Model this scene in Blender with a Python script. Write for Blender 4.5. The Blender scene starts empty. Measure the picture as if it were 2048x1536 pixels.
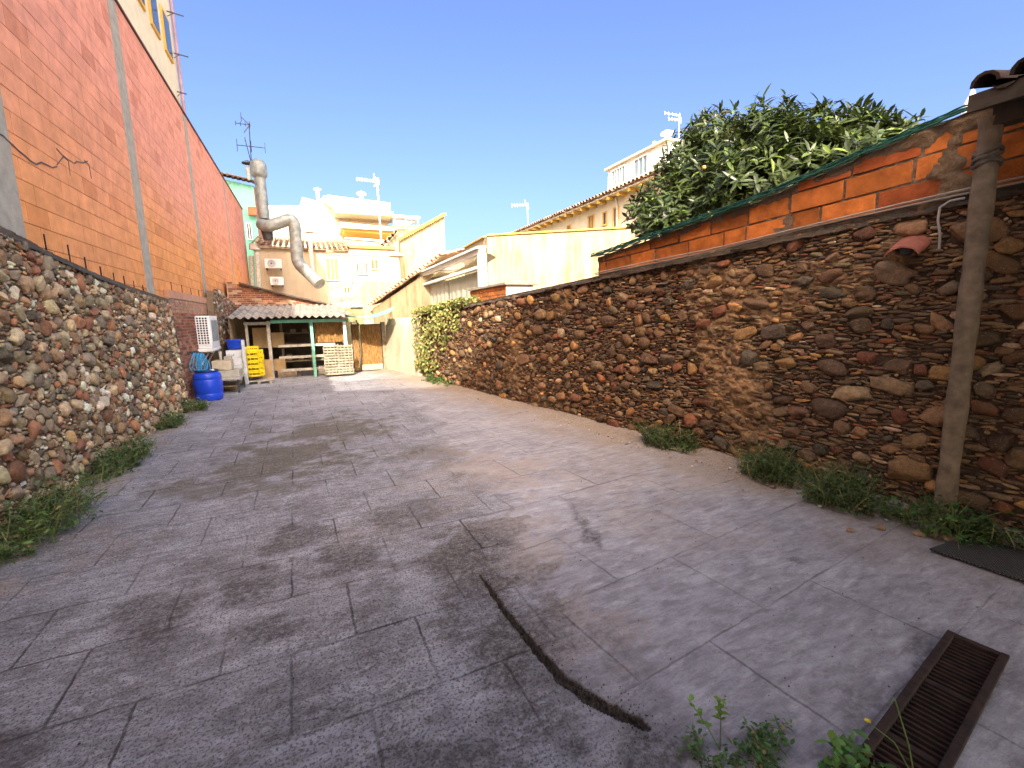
import bpy, math, random
import numpy as np
from mathutils import Vector, Matrix
random.seed(7); RNG = np.random.default_rng(7)
scene = bpy.context.scene
COL = scene.collection

# ------------------------------------------------------------------ camera
F_PX, PITCH, ROLL, CAM_H = 900.0, math.radians(8.6), math.radians(1.2), 1.6
def _cam():
    fwd = np.array([0, math.cos(PITCH), -math.sin(PITCH)]); right = np.array([1., 0, 0]); up = np.cross(right, fwd)
    R = right*math.cos(ROLL)-up*math.sin(ROLL); U = up*math.cos(ROLL)+right*math.sin(ROLL)
    a = -math.radians(23.816); c, q = math.cos(a), math.sin(a)
    M = np.array([[c, -q, 0], [q, c, 0], [0, 0, 1]])
    return M@fwd, M@R, M@U
CF, CR, CU = _cam()
cd = bpy.data.cameras.new('camera'); cam = bpy.data.objects.new('camera', cd); COL.objects.link(cam)
cd.sensor_width = 36; cd.lens = 36*F_PX/2048; cd.clip_start = 0.05; cd.clip_end = 2000
mw = Matrix.Identity(4)
for i in range(3):
    mw[i][0], mw[i][1], mw[i][2] = CR[i], CU[i], -CF[i]
mw[2][3] = CAM_H
cam.matrix_world = mw
scene.camera = cam

# ------------------------------------------------------------------ light
SUN_EL, SUN_AZ = math.radians(34.6), math.radians(16.5)   # light travels towards +y and a little towards +x
d_sun = Vector((math.sin(SUN_AZ)*math.cos(SUN_EL), math.cos(SUN_AZ)*math.cos(SUN_EL), -math.sin(SUN_EL)))
SKY_FRONT, SKY_SUNWARD = (.56, .60, .80, 1), (3.0, 2.55, 2.1, 1)
w = bpy.data.worlds.new("World"); scene.world = w; w.use_nodes = True
nt = w.node_tree; bg = nt.nodes['Background']
sky = nt.nodes.new('ShaderNodeTexSky'); sky.sky_type = 'NISHITA'; sky.sun_disc = False
sky.sun_elevation = SUN_EL; sky.sun_rotation = math.atan2(-d_sun.x, -d_sun.y)
sky.air_density = 1.0; sky.dust_density = 4; sky.ozone_density = 2.2
# deep blue away from the sun; unseen sky around it boosted as added fill
_tc = nt.nodes.new('ShaderNodeTexCoord'); _d = nt.nodes.new('ShaderNodeVectorMath'); _d.operation = 'DOT_PRODUCT'; _d.inputs[1].default_value = -d_sun
_r = nt.nodes.new('ShaderNodeMapRange'); _r.interpolation_type = 'SMOOTHSTEP'; _r.inputs['From Min'].default_value = -.02; _r.inputs['From Max'].default_value = .62
_t = nt.nodes.new('ShaderNodeMix'); _t.data_type = 'RGBA'; _t.inputs[6].default_value = SKY_FRONT; _t.inputs[7].default_value = SKY_SUNWARD
_m = nt.nodes.new('ShaderNodeMix'); _m.data_type = 'RGBA'; _m.blend_type = 'MULTIPLY'; _m.inputs[0].default_value = 1
nt.links.new(_tc.outputs['Generated'], _d.inputs[0]); nt.links.new(_d.outputs['Value'], _r.inputs['Value']); nt.links.new(_r.outputs[0], _t.inputs[0])
nt.links.new(sky.outputs[0], _m.inputs[6]); nt.links.new(_t.outputs[2], _m.inputs[7]); nt.links.new(_m.outputs[2], bg.inputs[0]); bg.inputs[1].default_value = 0.12
ld = bpy.data.lights.new('sun', 'SUN'); ld.energy = 3.0; ld.angle = math.radians(0.5); ld.color = (1, .93, .80)
lo = bpy.data.objects.new('sun', ld); COL.objects.link(lo); lo.rotation_euler = d_sun.to_track_quat('-Z', 'Y').to_euler()
scene.view_settings.view_transform = 'Standard'; scene.view_settings.look = 'None'
scene.view_settings.gamma = 1; scene.view_settings.exposure = 1.88

# ------------------------------------------------------------------ geometry from measurements
def ray(x, y): return CF*F_PX+CR*(x-1024)+CU*(768-y)
EYE = np.array([0, 0, CAM_H])
def atz(x, y, z=0.): d = ray(x, y); return EYE+d*((z-CAM_H)/d[2])
def atx(x, y, X): d = ray(x, y); return EYE+d*(X/d[0])
def aty(x, y, Y): d = ray(x, y); return EYE+d*(Y/d[1])
WA, WB = 4.62, -0.166                                     # right stone wall: x = WA + WB*y
def atw(x, y, off=0.): d = ray(x, y); return EYE+d*((WA-off)/(d[0]-WB*d[1]))
WN = np.array([-1, WB, 0]); WN = WN/np.linalg.norm(WN)    # its outward normal (towards the yard)

# ------------------------------------------------------------------ numpy noise
def vnoise(x, y, seed=0):
    r = np.random.default_rng(seed).random((256, 256))
    xi = np.floor(x).astype(int); yi = np.floor(y).astype(int); fx = x-xi; fy = y-yi
    fx = fx*fx*(3-2*fx); fy = fy*fy*(3-2*fy)
    a = r[xi & 255, yi & 255]; b = r[(xi+1) & 255, yi & 255]; c = r[xi & 255, (yi+1) & 255]; d = r[(xi+1) & 255, (yi+1) & 255]
    return (a*(1-fx)+b*fx)*(1-fy)+(c*(1-fx)+d*fx)*fy
def fbm(x, y, seed=0, o=4):
    s = 0; a = .5; t = 0
    for i in range(o):
        s = s+a*vnoise(x*2**i+i*17.3, y*2**i+i*9.1, seed+i); t += a; a *= .5
    return s/t
def sstep(a, b, x): t = np.clip((x-a)/(b-a), 0, 1); return t*t*(3-2*t)

# ------------------------------------------------------------------ tags and builders
def tag(o, label=None, cat=None, group=None, kind=None):
    if label: o['label'] = label
    if cat: o['category'] = cat
    if group: o['group'] = group
    if kind: o['kind'] = kind
    return o
def empty(name, loc, label, cat, group=None):
    o = bpy.data.objects.new(name, None); COL.objects.link(o); o.location = loc; o.empty_display_size = .1
    return tag(o, label, cat, group)
def link(name, me, mat, parent=None, smooth=False):
    o = bpy.data.objects.new(name, me); COL.objects.link(o)
    if mat: me.materials.append(mat)
    if smooth: me.polygons.foreach_set('use_smooth', [True]*len(me.polygons))
    if parent:
        o.parent = parent; o.matrix_parent_inverse = Matrix.Translation(-Vector(parent.location))
    return o
class MB:
    def __init__(s): s.v = []; s.f = []; s.c = []
    def add(s, v, f, c=None):
        n = len(s.v); s.v += [tuple(map(float, p)) for p in v]; s.f += [tuple(i+n for i in q) for q in f]
        if c is not None: s.c += [c]*len(v)
        return s
    def box(s, a, b, c=None, M=None):
        x0, y0, z0 = a; x1, y1, z1 = b
        v = [(x0, y0, z0), (x1, y0, z0), (x1, y1, z0), (x0, y1, z0), (x0, y0, z1), (x1, y0, z1), (x1, y1, z1), (x0, y1, z1)]
        if M is not None: v = [M@Vector(p) for p in v]
        return s.add(v, [(3, 2, 1, 0), (4, 5, 6, 7), (0, 1, 5, 4), (1, 2, 6, 5), (2, 3, 7, 6), (3, 0, 4, 7)], c)
    def cbox(s, cx, cy, cz, sx, sy, sz, c=None, rz=0, tilt=0):
        M = Matrix.Translation((cx, cy, cz))@Matrix.Rotation(rz, 4, 'Z')@Matrix.Rotation(tilt, 4, 'X')
        return s.box((-sx/2, -sy/2, -sz/2), (sx/2, sy/2, sz/2), c, M)
    def prism(s, poly, d, c=None):           # polygon (3D points) extruded by vector d
        n = len(poly); p = [np.array(q, float) for q in poly]; d = np.array(d, float)
        return s.add(p+[q+d for q in p], [tuple(range(n)), tuple(reversed(range(n, 2*n)))]+[(i, i+n, (i+1) % n+n, (i+1) % n) for i in range(n)], c)
    def bar(s, a, b, w, h, c=None):          # box between two points
        a, b = Vector(a), Vector(b); d = b-a; L = d.length
        M = Matrix.Translation((a+b)/2)@d.to_track_quat('Y', 'Z').to_matrix().to_4x4()
        return s.box((-w/2, -L/2, -h/2), (w/2, L/2, h/2), c, M)
    def tube(s, pts, r, n=10, c=None, cap=True):
        pts = [Vector(p) for p in pts]; R = r if isinstance(r, (list, tuple)) else [r]*len(pts)
        vs = []; up = None
        for i, p in enumerate(pts):
            t = (pts[min(i+1, len(pts)-1)]-pts[max(i-1, 0)]).normalized()
            if up is None: up = Vector((0, 0, 1)) if abs(t.z) < .9 else Vector((1, 0, 0))
            u = t.cross(up).normalized(); v = u.cross(t).normalized(); up = v
            vs += [p+u*math.cos(2*math.pi*k/n)*R[i]+v*math.sin(2*math.pi*k/n)*R[i] for k in range(n)]
        fs = [(i*n+k, i*n+(k+1) % n, (i+1)*n+(k+1) % n, (i+1)*n+k) for i in range(len(pts)-1) for k in range(n)]
        if cap: fs += [tuple(reversed(range(n))), tuple(range((len(pts)-1)*n, len(pts)*n))]
        return s.add(vs, fs, c)
    def lathe(s, prof, cx, cy, z0=0, n=24, c=None):
        return s.add([(cx+r*math.cos(2*math.pi*k/n), cy+r*math.sin(2*math.pi*k/n), z0+z) for r, z in prof for k in range(n)],
                     [(i*n+k, i*n+(k+1) % n, (i+1)*n+(k+1) % n, (i+1)*n+k) for i in range(len(prof)-1) for k in range(n)]+[tuple(reversed(range(n))), tuple(range((len(prof)-1)*n, len(prof)*n))], c)
    def build(s, name, mat, parent=None, smooth=False, bevel=0):
        me = bpy.data.meshes.new(name); me.from_pydata(s.v, [], s.f); me.update()
        if s.c:
            a = me.color_attributes.new('Col', 'FLOAT_COLOR', 'POINT')
            a.data.foreach_set('color', np.array([list(c[:3])+[1] for c in s.c], 'f').ravel())
        o = link(name, me, mat, parent, smooth)
        if smooth:
            try: me.set_sharp_from_angle(angle=math.radians(40))
            except Exception: pass
        if bevel:
            m = o.modifiers.new('bevel', 'BEVEL'); m.width = bevel; m.segments = 2; m.limit_method = 'ANGLE'
        return o
def np_mesh(name, v, tri, mat, parent=None, col=None, smooth=True, attrs=None, k=3):
    me = bpy.data.meshes.new(name); nv, nf = len(v), len(tri)
    me.vertices.add(nv); me.vertices.foreach_set('co', np.asarray(v, 'f').ravel())
    me.loops.add(nf*k); me.loops.foreach_set('vertex_index', np.asarray(tri, 'i').ravel())
    me.polygons.add(nf); me.polygons.foreach_set('loop_start', np.arange(nf, dtype='i')*k)
    try: me.polygons.foreach_set('loop_total', np.full(nf, k, 'i'))
    except Exception: pass
    me.update(calc_edges=True); me.validate()
    if col is not None:
        a = me.color_attributes.new('Col', 'FLOAT_COLOR', 'POINT')
        a.data.foreach_set('color', np.c_[col, np.ones(nv)].astype('f').ravel())
    for n_, arr in (attrs or {}).items():
        a = me.attributes.new(n_, 'FLOAT', 'POINT'); a.data.foreach_set('value', arr.astype('f'))
    return link(name, me, mat, parent, smooth)
def join_children(*a): pass

# ------------------------------------------------------------------ materials
class Mat:
    def __init__(s, name):
        s.m = bpy.data.materials.new(name); s.m.use_nodes = True; s.t = s.m.node_tree; s.b = s.t.nodes['Principled BSDF']
        s.tc = s.t.nodes.new('ShaderNodeTexCoord')
    def n(s, typ, **kw):
        n = s.t.nodes.new(typ)
        for k, v in kw.items(): setattr(n, k, v)
        return n
    def l(s, a, b): s.t.links.new(a, b)
    def sc(s, scale=(1, 1, 1), rot=(0, 0, 0), loc=(0, 0, 0)):
        m = s.n('ShaderNodeMapping'); m.inputs['Scale'].default_value = scale; m.inputs['Rotation'].default_value = rot; m.inputs['Location'].default_value = loc
        s.l(s.tc.outputs['Object'], m.inputs[0]); return m.outputs[0]
    def noise(s, scale, detail=4, rough=.6, vec=None, dist=0):
        n = s.n('ShaderNodeTexNoise'); n.inputs['Scale'].default_value = scale; n.inputs['Detail'].default_value = detail
        n.inputs['Roughness'].default_value = rough; n.inputs['Distortion'].default_value = dist
        s.l(vec or s.tc.outputs['Object'], n.inputs['Vector']); return n.outputs['Fac']
    def ramp(s, fac, stops):
        r = s.n('ShaderNodeValToRGB'); e = r.color_ramp.elements
        while len(e) < len(stops): e.new(.5)
        for i, (p, c) in enumerate(stops):
            e[i].position = p; e[i].color = (c[0], c[1], c[2], 1) if hasattr(c, '__len__') else (c, c, c, 1)
        s.l(fac, r.inputs[0]); return r.outputs[0]
    def mix(s, fac, a, b, mode='MIX'):
        m = s.n('ShaderNodeMix', data_type='RGBA', blend_type=mode)
        for v, i in ((fac, 0), (a, 6), (b, 7)):
            if hasattr(v, 'is_linked'): s.l(v, m.inputs[i])
            elif i == 0: m.inputs[0].default_value = v
            else: m.inputs[i].default_value = (v[0], v[1], v[2], 1)
        return m.outputs[2]
    def math(s, op, a, b=0.5, clamp=False):
        m = s.n('ShaderNodeMath', operation=op, use_clamp=clamp)
        for v, i in ((a, 0), (b, 1)):
            if hasattr(v, 'is_linked'): s.l(v, m.inputs[i])
            else: m.inputs[i].default_value = v
        return m.outputs[0]
    def attr(s, name, out='Color'):
        a = s.n('ShaderNodeAttribute', attribute_name=name); return a.outputs[out]
    def bump(s, h, strength=.5, dist=.01, prev=None):
        b = s.n('ShaderNodeBump'); b.inputs['Strength'].default_value = strength; b.inputs['Distance'].default_value = dist
        s.l(h, b.inputs['Height'])
        if prev: s.l(prev, b.inputs['Normal'])
        return b.outputs[0]
    def out(s, col=None, rough=None, nrm=None, metal=None, spec=None):
        for v, k in ((col, 'Base Color'), (rough, 'Roughness'), (metal, 'Metallic'), (spec, 'Specular IOR Level')):
            if v is None: continue
            if hasattr(v, 'is_linked'): s.l(v, s.b.inputs[k])
            elif k == 'Base Color': s.b.inputs[k].default_value = (v[0], v[1], v[2], 1)
            else: s.b.inputs[k].default_value = v
        if nrm: s.l(nrm, s.b.inputs['Normal'])
        return s.m
def plain(name, c, rough=.7, var=.25, scale=6, bump=.2, metal=0, bs=40, spec=.4):
    m = Mat(name); c = np.array(c)
    f = m.ramp(m.noise(scale, 5), [(.3, c*(1-var)), (.7, np.minimum(c*(1+var*.6), .95))])
    m.out(f, rough, m.bump(m.noise(bs, 4), bump, .006), metal, spec); return m.m
def vcol(name, rough=.8, var=.3, scale=25, bump=.5, bs=60, dist=.006, spec=.3):
    m = Mat(name); n = m.noise(scale, 5, .65)
    c = m.mix(1, m.attr('Col'), m.ramp(n, [(.25, 1-var), (.75, 1+var*.5)]), 'MULTIPLY')
    m.out(c, rough, m.bump(m.noise(bs, 5, .7), bump, dist), spec=spec); return m.m
def stonemat(name, mud, amt):
    m = Mat(name); c = m.mix(1, m.attr('Col'), m.ramp(m.noise(30, 6, .7), [(.25, .5), (.75, 1.25)]), 'MULTIPLY')
    g = m.math('MULTIPLY', m.ramp(m.noise(5.5, 6, .7), [(.38, 0), (.66, 1)]), m.ramp(m.noise(38, 4, .7), [(.35, .25), (.6, 1)]))
    c = m.mix(m.math('MULTIPLY', g, amt), c, mud); c = m.mix(m.ramp(m.noise(90, 3), [(.62, 0), (.70, .35)]), c, (.5, .46, .40))
    m.out(c, .9, m.bump(m.noise(55, 6, .75), .9, .012, m.bump(m.noise(14, 4, .6), .6, .02)), spec=.2); return m.m
def leafmat(name, c1, c2, rough=.45, trans=.25):
    m = Mat(name); col = m.mix(1, m.attr('Col'), m.ramp(m.noise(3, 3), [(.3, c1), (.7, c2)]), 'MULTIPLY')
    m.out(col, rough, spec=.4)
    tr = m.n('ShaderNodeBsdfTranslucent'); m.l(col, tr.inputs[0]); mx = m.n('ShaderNodeMixShader'); mx.inputs[0].default_value = trans
    m.l(m.b.outputs[0], mx.inputs[1]); m.l(tr.outputs[0], mx.inputs[2]); m.l(mx.outputs[0], m.t.nodes['Material Output'].inputs[0])
    return m.m
def streaked(name, c, stain=(.45, .33, .16), amount=.5, rough=.9):     # lime render with rain streaks
    m = Mat(name); v = m.sc((2.2, 2.2, .22)); s = m.ramp(m.noise(1.6, 6, .7, v), [(.44, 0), (.62, 1)])
    p = m.ramp(m.noise(.9, 6, .7), [(.4, 0.15), (.7, 1)]); f = m.math('MULTIPLY', m.math('MULTIPLY', s, p), amount)
    base = m.ramp(m.noise(2.5, 5), [(.3, np.array(c)*.9), (.7, np.array(c))])
    m.out(m.mix(f, base, stain), rough, m.bump(m.noise(14, 6, .7), .35, .01)); return m.m

M_stoneL = stonemat('cobble_grey', (.22, .17, .12), .6)
M_stoneR = stonemat('cobble_brown', (.115, .075, .045), .85)
M_mortar = vcol('mortar', .95, .4, 40, 1.0, 60, .014, .15)
M_block = vcol('orange_block', .9, .26, 5, .8, 90, .006, .2)
M_brick = vcol('clay_brick', .9, .5, 9, .8, 60, .008, .2)
M_wood = plain('weathered_wood', (.30, .22, .14), .85, .5, 9, .5)
M_greywood = plain('grey_timber', (.42, .38, .31), .85, .4, 10, .5)
M_green = plain('green_paint', (.16, .42, .30), .6, .3, 12, .2)
M_white = plain('white_paint', (.78, .77, .73), .5, .12, 5, .1)
M_dirtywhite = plain('dirty_white', (.52, .50, .43), .75, .35, 14, .3)
M_steel = plain('galvanised', (.24, .26, .25), .6, .4, 5, .3, .4)
M_darkmetal = plain('dark_metal', (.05, .05, .05), .6, .4, 10, .2, .3)
M_rust = plain('rusty_iron', (.030, .015, .009), .85, .7, 22, .8, .1)
M_black = plain('shade_black', (.012, .012, .012), .9, .2)  # flat black painted where gaps and hollows lie in shade
M_concrete = plain('pier_concrete', (.36, .33, .27), .9, .22, 9, .8, bs=70)
M_darkcement = vcol('dark_cement', .95, .45, 30, 1.0, 50, .018, .15)
M_glass = plain('window_glass', (.03, .05, .06), .12, .2, 2, 0, 0, spec=.6)
M_tile = vcol('roof_tile', .9, .45, 8, .5, 40, .01, .2)
M_blue = plain('blue_plastic', (.012, .06, .55), .35, .15, 8, .05)
M_hose = plain('blue_hose', (.03, .33, .62), .4, .1)
M_yellow = plain('yellow_plastic', (.85, .62, .01), .45, .12)
M_card = plain('cardboard', (.42, .28, .13), .85, .2, 6, .1)
M_cream = plain('cream_render', (.68, .60, .42), .9, .12, 3, .3)
M_ochre = plain('ochre_paint', (.60, .36, .08), .9, .15)
M_offwhite = streaked('white_render', (.52, .46, .34), (.28, .18, .06), .8)
M_beige = streaked('beige_render', (.38, .32, .195), (.15, .09, .022), 1.0)
M_tan = streaked('tan_render', (.50, .40, .27), (.28, .20, .12), .5)
M_mint = plain('mint_render', (.24, .60, .44), .85, .15, 3, .2)
M_leafcore = leafmat('loquat_leaf', (.50, .62, .50), (1, 1.05, .95), .38, .12)
M_weed = leafmat('weed_leaf', (.6, .7, .6), (1, 1.05, .95), .6, .25)
M_bark = plain('bark', (.13, .09, .06), .95, .4, 12, .8)
M_reed = Mat('reed_matting'); 
_v = M_reed.sc((26, 26, 5)); _n = M_reed.noise(2, 5, .7, _v)
M_reed = M_reed.out(M_reed.ramp(_n, [(.3, (.06, .026, .007)), (.5, (.20, .095, .022)), (.7, (.36, .20, .055))]), .8, M_reed.bump(_n, .8, .02))

# ------------------------------------------------------------------ ground
def axis(segs):
    out = [segs[0][0]]
    for a, b, st in segs:
        n = max(1, int(round((b-a)/st))); out += list(np.linspace(a, b, n+1)[1:])
    return np.array(out)
GROOVE = [(.846, 2.50, .003), (.85, 2.42, .008), (.855, 2.15, .013), (.872, 1.83, .015), (.905, 1.545, .024), (.955, 1.41, .026), (1.055, 1.245, .020), (1.085, 1.20, .004)]
GR_A, GR_B, GR_W = np.array([2.78, .985]), np.array([1.15, .70]), .205    # drain grate: far left corner line and width
def build_ground():
    xs = axis([(-2.6, .76, .03), (.76, 1.26, .008), (1.26, 2.95, .014), (2.95, 5.0, .03)])
    ys = axis([(.3, 1.15, .011), (1.15, 2.7, .0125), (2.7, 6, .03), (6, 17, .07)])
    X, Y = np.meshgrid(xs, ys, indexing='ij')
    Z = (fbm(X*.5, Y*.5, 3)-.5)*.02+(fbm(X*3, Y*3, 5)-.5)*.006
    rough = sstep(1.25, .7, X-.12*(Y-1.5)+(fbm(X*2, Y*2, 8)-.5)*.8)            # older broken paving on the left
    Z += rough*(fbm(X*14, Y*14, 11)-.5)*.008*sstep(5, 3, Y)
    # broken drain groove
    g = np.zeros_like(X)
    for (ax, ay, aw), (bx, by, bw) in zip(GROOVE[:-1], GROOVE[1:]):
        dx, dy = bx-ax, by-ay; t = np.clip(((X-ax)*dx+(Y-ay)*dy)/(dx*dx+dy*dy), 0, 1)
        d = np.hypot(X-ax-t*dx, Y-ay-t*dy); wd = aw+t*(bw-aw)+(fbm(X*30, Y*30, 21, 5)-.5)*.026
        g = np.maximum(g, sstep(wd+.005, wd-.003, d))
    Z -= g*(.055+(fbm(X*40, Y*40, 33)-.5)*.05)
    dist = X-(WA+WB*Y)                                                          # sand piled at the wall foot
    sand = sstep(-.75, -.18, dist+(fbm(X*2.2, Y*2.2, 41)-.5)*.75)
    sand = np.maximum(sand, .55*sstep(-1.15, -.35, dist+(fbm(X*1.3, Y*1.3, 42)-.5)*1.6))
    Z += sstep(-.45, 0, dist+(fbm(X*3, Y*3, 43)-.5)*.3)*.05
    sandL = sstep(.50, .05, X+2.3+(fbm(X*2.2, Y*2.2, 44)-.5)*.6); Z += sandL*.03
    dirt = np.zeros_like(X); moss = np.zeros_like(X)
    R2, F2 = CR[:2]/np.linalg.norm(CR[:2]), CF[:2]/np.linalg.norm(CF[:2])
    wn = fbm(X*2.3, Y*2.3, 51, 5)-.5; wn2 = fbm(X*7, Y*11, 55, 4)-.5; wn3 = fbm(X*22, Y*34, 57, 3)-.5
    def blob(arr, px, py, dx, dy, k=1.):
        c = atz(px, py)[:2]; rx = np.linalg.norm(atz(px+dx, py)[:2]-c); ry = np.linalg.norm(atz(px, py-dy)[:2]-c)
        u = ((X-c[0])*R2[0]+(Y-c[1])*R2[1])/rx; v = ((X-c[0])*F2[0]+(Y-c[1])*F2[1])/ry
        d = np.hypot(u, v)+wn*2.6+wn2*1.9+wn3*.8
        np.maximum(arr, k*sstep(1.35, .55, d), out=arr)
    for a in ((640, 862, 110, 26, 1), (620, 895, 130, 26, 1), (520, 950, 120, 22, .95), (430, 985, 120, 18, .7), (560, 975, 80, 16, .7), (860, 905, 60, 40, .45), (700, 880, 50, 30, .6)): blob(moss, *a)
    for a in ((600, 1075, 60, 22), (675, 1125, 110, 35), (519, 1178, 60, 20), (275, 1231, 60, 26), (352, 1228, 45, 30), (531, 1265, 70, 22), (360, 1285, 80, 20, .7), (730, 1110, 70, 40),
              (925, 1106, 90, 50), (960, 1170, 80, 50), (1005, 1290, 80, 60), (780, 1040, 70, 25, .7), (560, 1150, 150, 22, .55), (1250, 1330, 60, 50, .5), (1080, 1200, 70, 80, .8), (1000, 1060, 60, 40, .75), (650, 1425, 100, 30, .8), (1144, 1494, 60, 40), (900, 1506, 110, 30, .9), (30, 1506, 110, 40, .9),
              (560, 1400, 90, 40, .6), (780, 1180, 90, 40, .7), (1110, 1440, 120, 60, .7), (840, 1010, 60, 25, .6), (70, 1240, 60, 30, .5), (1170, 1060, 14, 30, .9), (1195, 1085, 14, 22, 1), (1150, 1020, 12, 20, .8), (1320, 1490, 120, 40, .9), (1500, 1500, 130, 50, .6),
              (1860, 1300, 60, 40, .8), (1960, 1330, 80, 30, .6), (1740, 1440, 60, 60, .6), (1600, 1120, 20, 6, .8), (1130, 780, 160, 8, .6), (760, 1300, 60, 40, .5)): blob(dirt, *a)
    # grime either side of the groove
    gd = np.zeros_like(X)
    for (ax, ay, aw), (bx, by, bw) in zip(GROOVE[:-1], GROOVE[1:]):
        dx, dy = bx-ax, by-ay; t = np.clip(((X-ax)*dx+(Y-ay)*dy)/(dx*dx+dy*dy), 0, 1)
        gd = np.maximum(gd, sstep(.28, .0, np.hypot(X-ax-t*dx, Y-ay-t*dy)+wn*.4))
    dirt = np.maximum(dirt, gd*.75)
    dust = np.zeros_like(X)
    for a in ((900, 960, 130, 50, .8), (1000, 1090, 130, 70, .7), (1120, 1230, 140, 90, .6), (760, 1060, 120, 50, .5), (90, 1110, 120, 40, .8), (1290, 1000, 120, 60, .35), (1500, 940, 120, 25, .6)): blob(dust, *a)
    lime_sunlit = np.zeros_like(X)
    for a in ((870, 960, 60, 25, .8), (380, 850, 60, 14, .8), (200, 990, 80, 20, .5), (700, 800, 160, 12, .5), (1080, 1010, 90, 40, .4), (860, 1370, 140, 60, .5), (1100, 840, 100, 20, .3), (440, 790, 60, 10, .6)): blob(lime_sunlit, *a)
    lime_sunlit = np.maximum(lime_sunlit, .9*sstep(12.1, 12.9, Y+wn*.8)); dust = dust*(1-.4*rough)  # far band painted paler, so sunlit ground is put into the floor colour
    n0, n1 = X.shape; idx = np.arange(n0*n1).reshape(n0, n1)
    q = np.stack([idx[:-1, :-1], idx[1:, :-1], idx[1:, 1:], idx[:-1, 1:]], -1).reshape(-1, 4)
    cx = X.ravel()[q].mean(1); cy = Y.ravel()[q].mean(1)
    ax_ = (GR_B-GR_A)/np.linalg.norm(GR_B-GR_A); pn = np.array([-ax_[1], ax_[0]])
    u = (cx-GR_A[0])*ax_[0]+(cy-GR_A[1])*ax_[1]; v = (cx-GR_A[0])*pn[0]+(cy-GR_A[1])*pn[1]
    keep = ~((u > .02) & (u < np.linalg.norm(GR_B-GR_A)-.02) & (v > .015) & (v < GR_W-.015))
    q = q[keep]
    V = np.stack([X, Y, Z], -1).reshape(-1, 3)
    m = Mat('yard_concrete'); oc = m.tc.outputs['Object']
    base = m.mix(m.attr('rough', 'Fac'), m.ramp(m.noise(1.7, 6, .65), [(.3, (.25, .238, .245)), (.7, (.40, .385, .39))]),
                 m.ramp(m.noise(2.1, 6, .65), [(.3, (.25, .25, .27)), (.7, (.44, .445, .48))]))
    # streaky wear from sweeping, small speckles
    st = m.noise(5, 6, .75, m.sc((1, 3.2, 1), (0, 0, .35)), .4)
    base = m.mix(m.ramp(st, [(.35, .75), (.62, 0)]), base, (.14, .12, .125))
    base = m.mix(m.math('MULTIPLY', m.ramp(m.noise(6, 6, .7, m.sc((1, 2.4, 1), (0, 0, -.4))), [(.52, 0), (.74, .7)]), .8), base, (.52, .49, .48))
    lm = m.math('MULTIPLY', m.attr('lime_sunlit', 'Fac'), m.ramp(m.noise(9, 6, .7), [(.35, .2), (.65, 1)]))
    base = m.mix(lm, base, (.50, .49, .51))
    du = m.math('MULTIPLY', m.attr('dust', 'Fac'), m.ramp(m.noise(30, 5, .7), [(.35, .35), (.6, 1)]))
    base = m.mix(du, base, (.32, .255, .20))
    mo = m.math('MULTIPLY', m.math('MULTIPLY', m.ramp(m.noise(19, 7, .78, m.sc((1, 1.5, 1))), [(.46, 1), (.56, 0)]), m.ramp(m.noise(1.6, 6, .7), [(.42, .1), (.60, 1)])), m.math('ADD', m.math('MULTIPLY', m.attr('rough', 'Fac'), .50), .14))
    base = m.mix(mo, base, (.095, .085, .082))
    spk = m.ramp(m.noise(85, 4, .65), [(.42, 1), (.48, 0)])                      # fine dark pits
    pit = m.math('MULTIPLY', spk, m.math('ADD', m.math('MULTIPLY', m.attr('rough', 'Fac'), .6), .14))
    base = m.mix(pit, base, (.05, .042, .038))
    ds = m.math('MULTIPLY', m.attr('dirt', 'Fac'), m.ramp(m.noise(30, 7, .78), [(.42, 1), (.60, .30)]), True)
    base = m.mix(m.math('MULTIPLY', ds, .85), base, (.040, .032, .026))
    ms = m.math('MULTIPLY', m.attr('moss', 'Fac'), m.ramp(m.noise(34, 6, .75), [(.42, 1), (.66, .30)]), True)
    base = m.mix(ms, base, (.085, .070, .042))
    # stamped joints
    def joints(rot, loc, bw, rh, off=.5):
        b = m.n('ShaderNodeTexBrick'); b.offset = off; b.inputs['Scale'].default_value = 1; b.inputs['Brick Width'].default_value = bw; b.inputs['Row Height'].default_value = rh
        b.inputs['Mortar Size'].default_value = .008; b.inputs['Mortar Smooth'].default_value = .6
        wv = m.n('ShaderNodeTexNoise'); wv.inputs['Scale'].default_value = 9; m.l(oc, wv.inputs['Vector'])
        vm = m.n('ShaderNodeVectorMath', operation='SCALE'); vm.inputs['Scale'].default_value = .022; m.l(wv.outputs['Color'], vm.inputs[0])
        va = m.n('ShaderNodeVectorMath', operation='ADD'); m.l(m.sc((1, 1, 1), (0, 0, rot), loc), va.inputs[0]); m.l(vm.outputs[0], va.inputs[1])
        m.l(va.outputs[0], b.inputs['Vector']); return b.outputs['Fac']
    jl = joints(-.03, (.13, -.26, 0), .60, .50); jr = joints(-.125, (.05, .0, 0), .95, .62)
    j = m.mix(m.attr('rough', 'Fac'), jr, jl)
    jm = m.math('MULTIPLY', j, m.ramp(m.noise(1.3, 4, .6), [(.38, .15), (.58, 1)]))
    jd = m.math('MULTIPLY', j, m.ramp(m.noise(38, 5, .75), [(.40, .45), (.55, 1)]))
    jm = m.math('MULTIPLY', m.math('MULTIPLY', jd, m.ramp(m.noise(1.3, 4, .6), [(.36, .15), (.58, 1)])), m.math('ADD', m.math('MULTIPLY', m.attr('rough', 'Fac'), .45), .45))
    base = m.mix(m.math('MULTIPLY', jm, .92), base, (.03, .024, .02))
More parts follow.
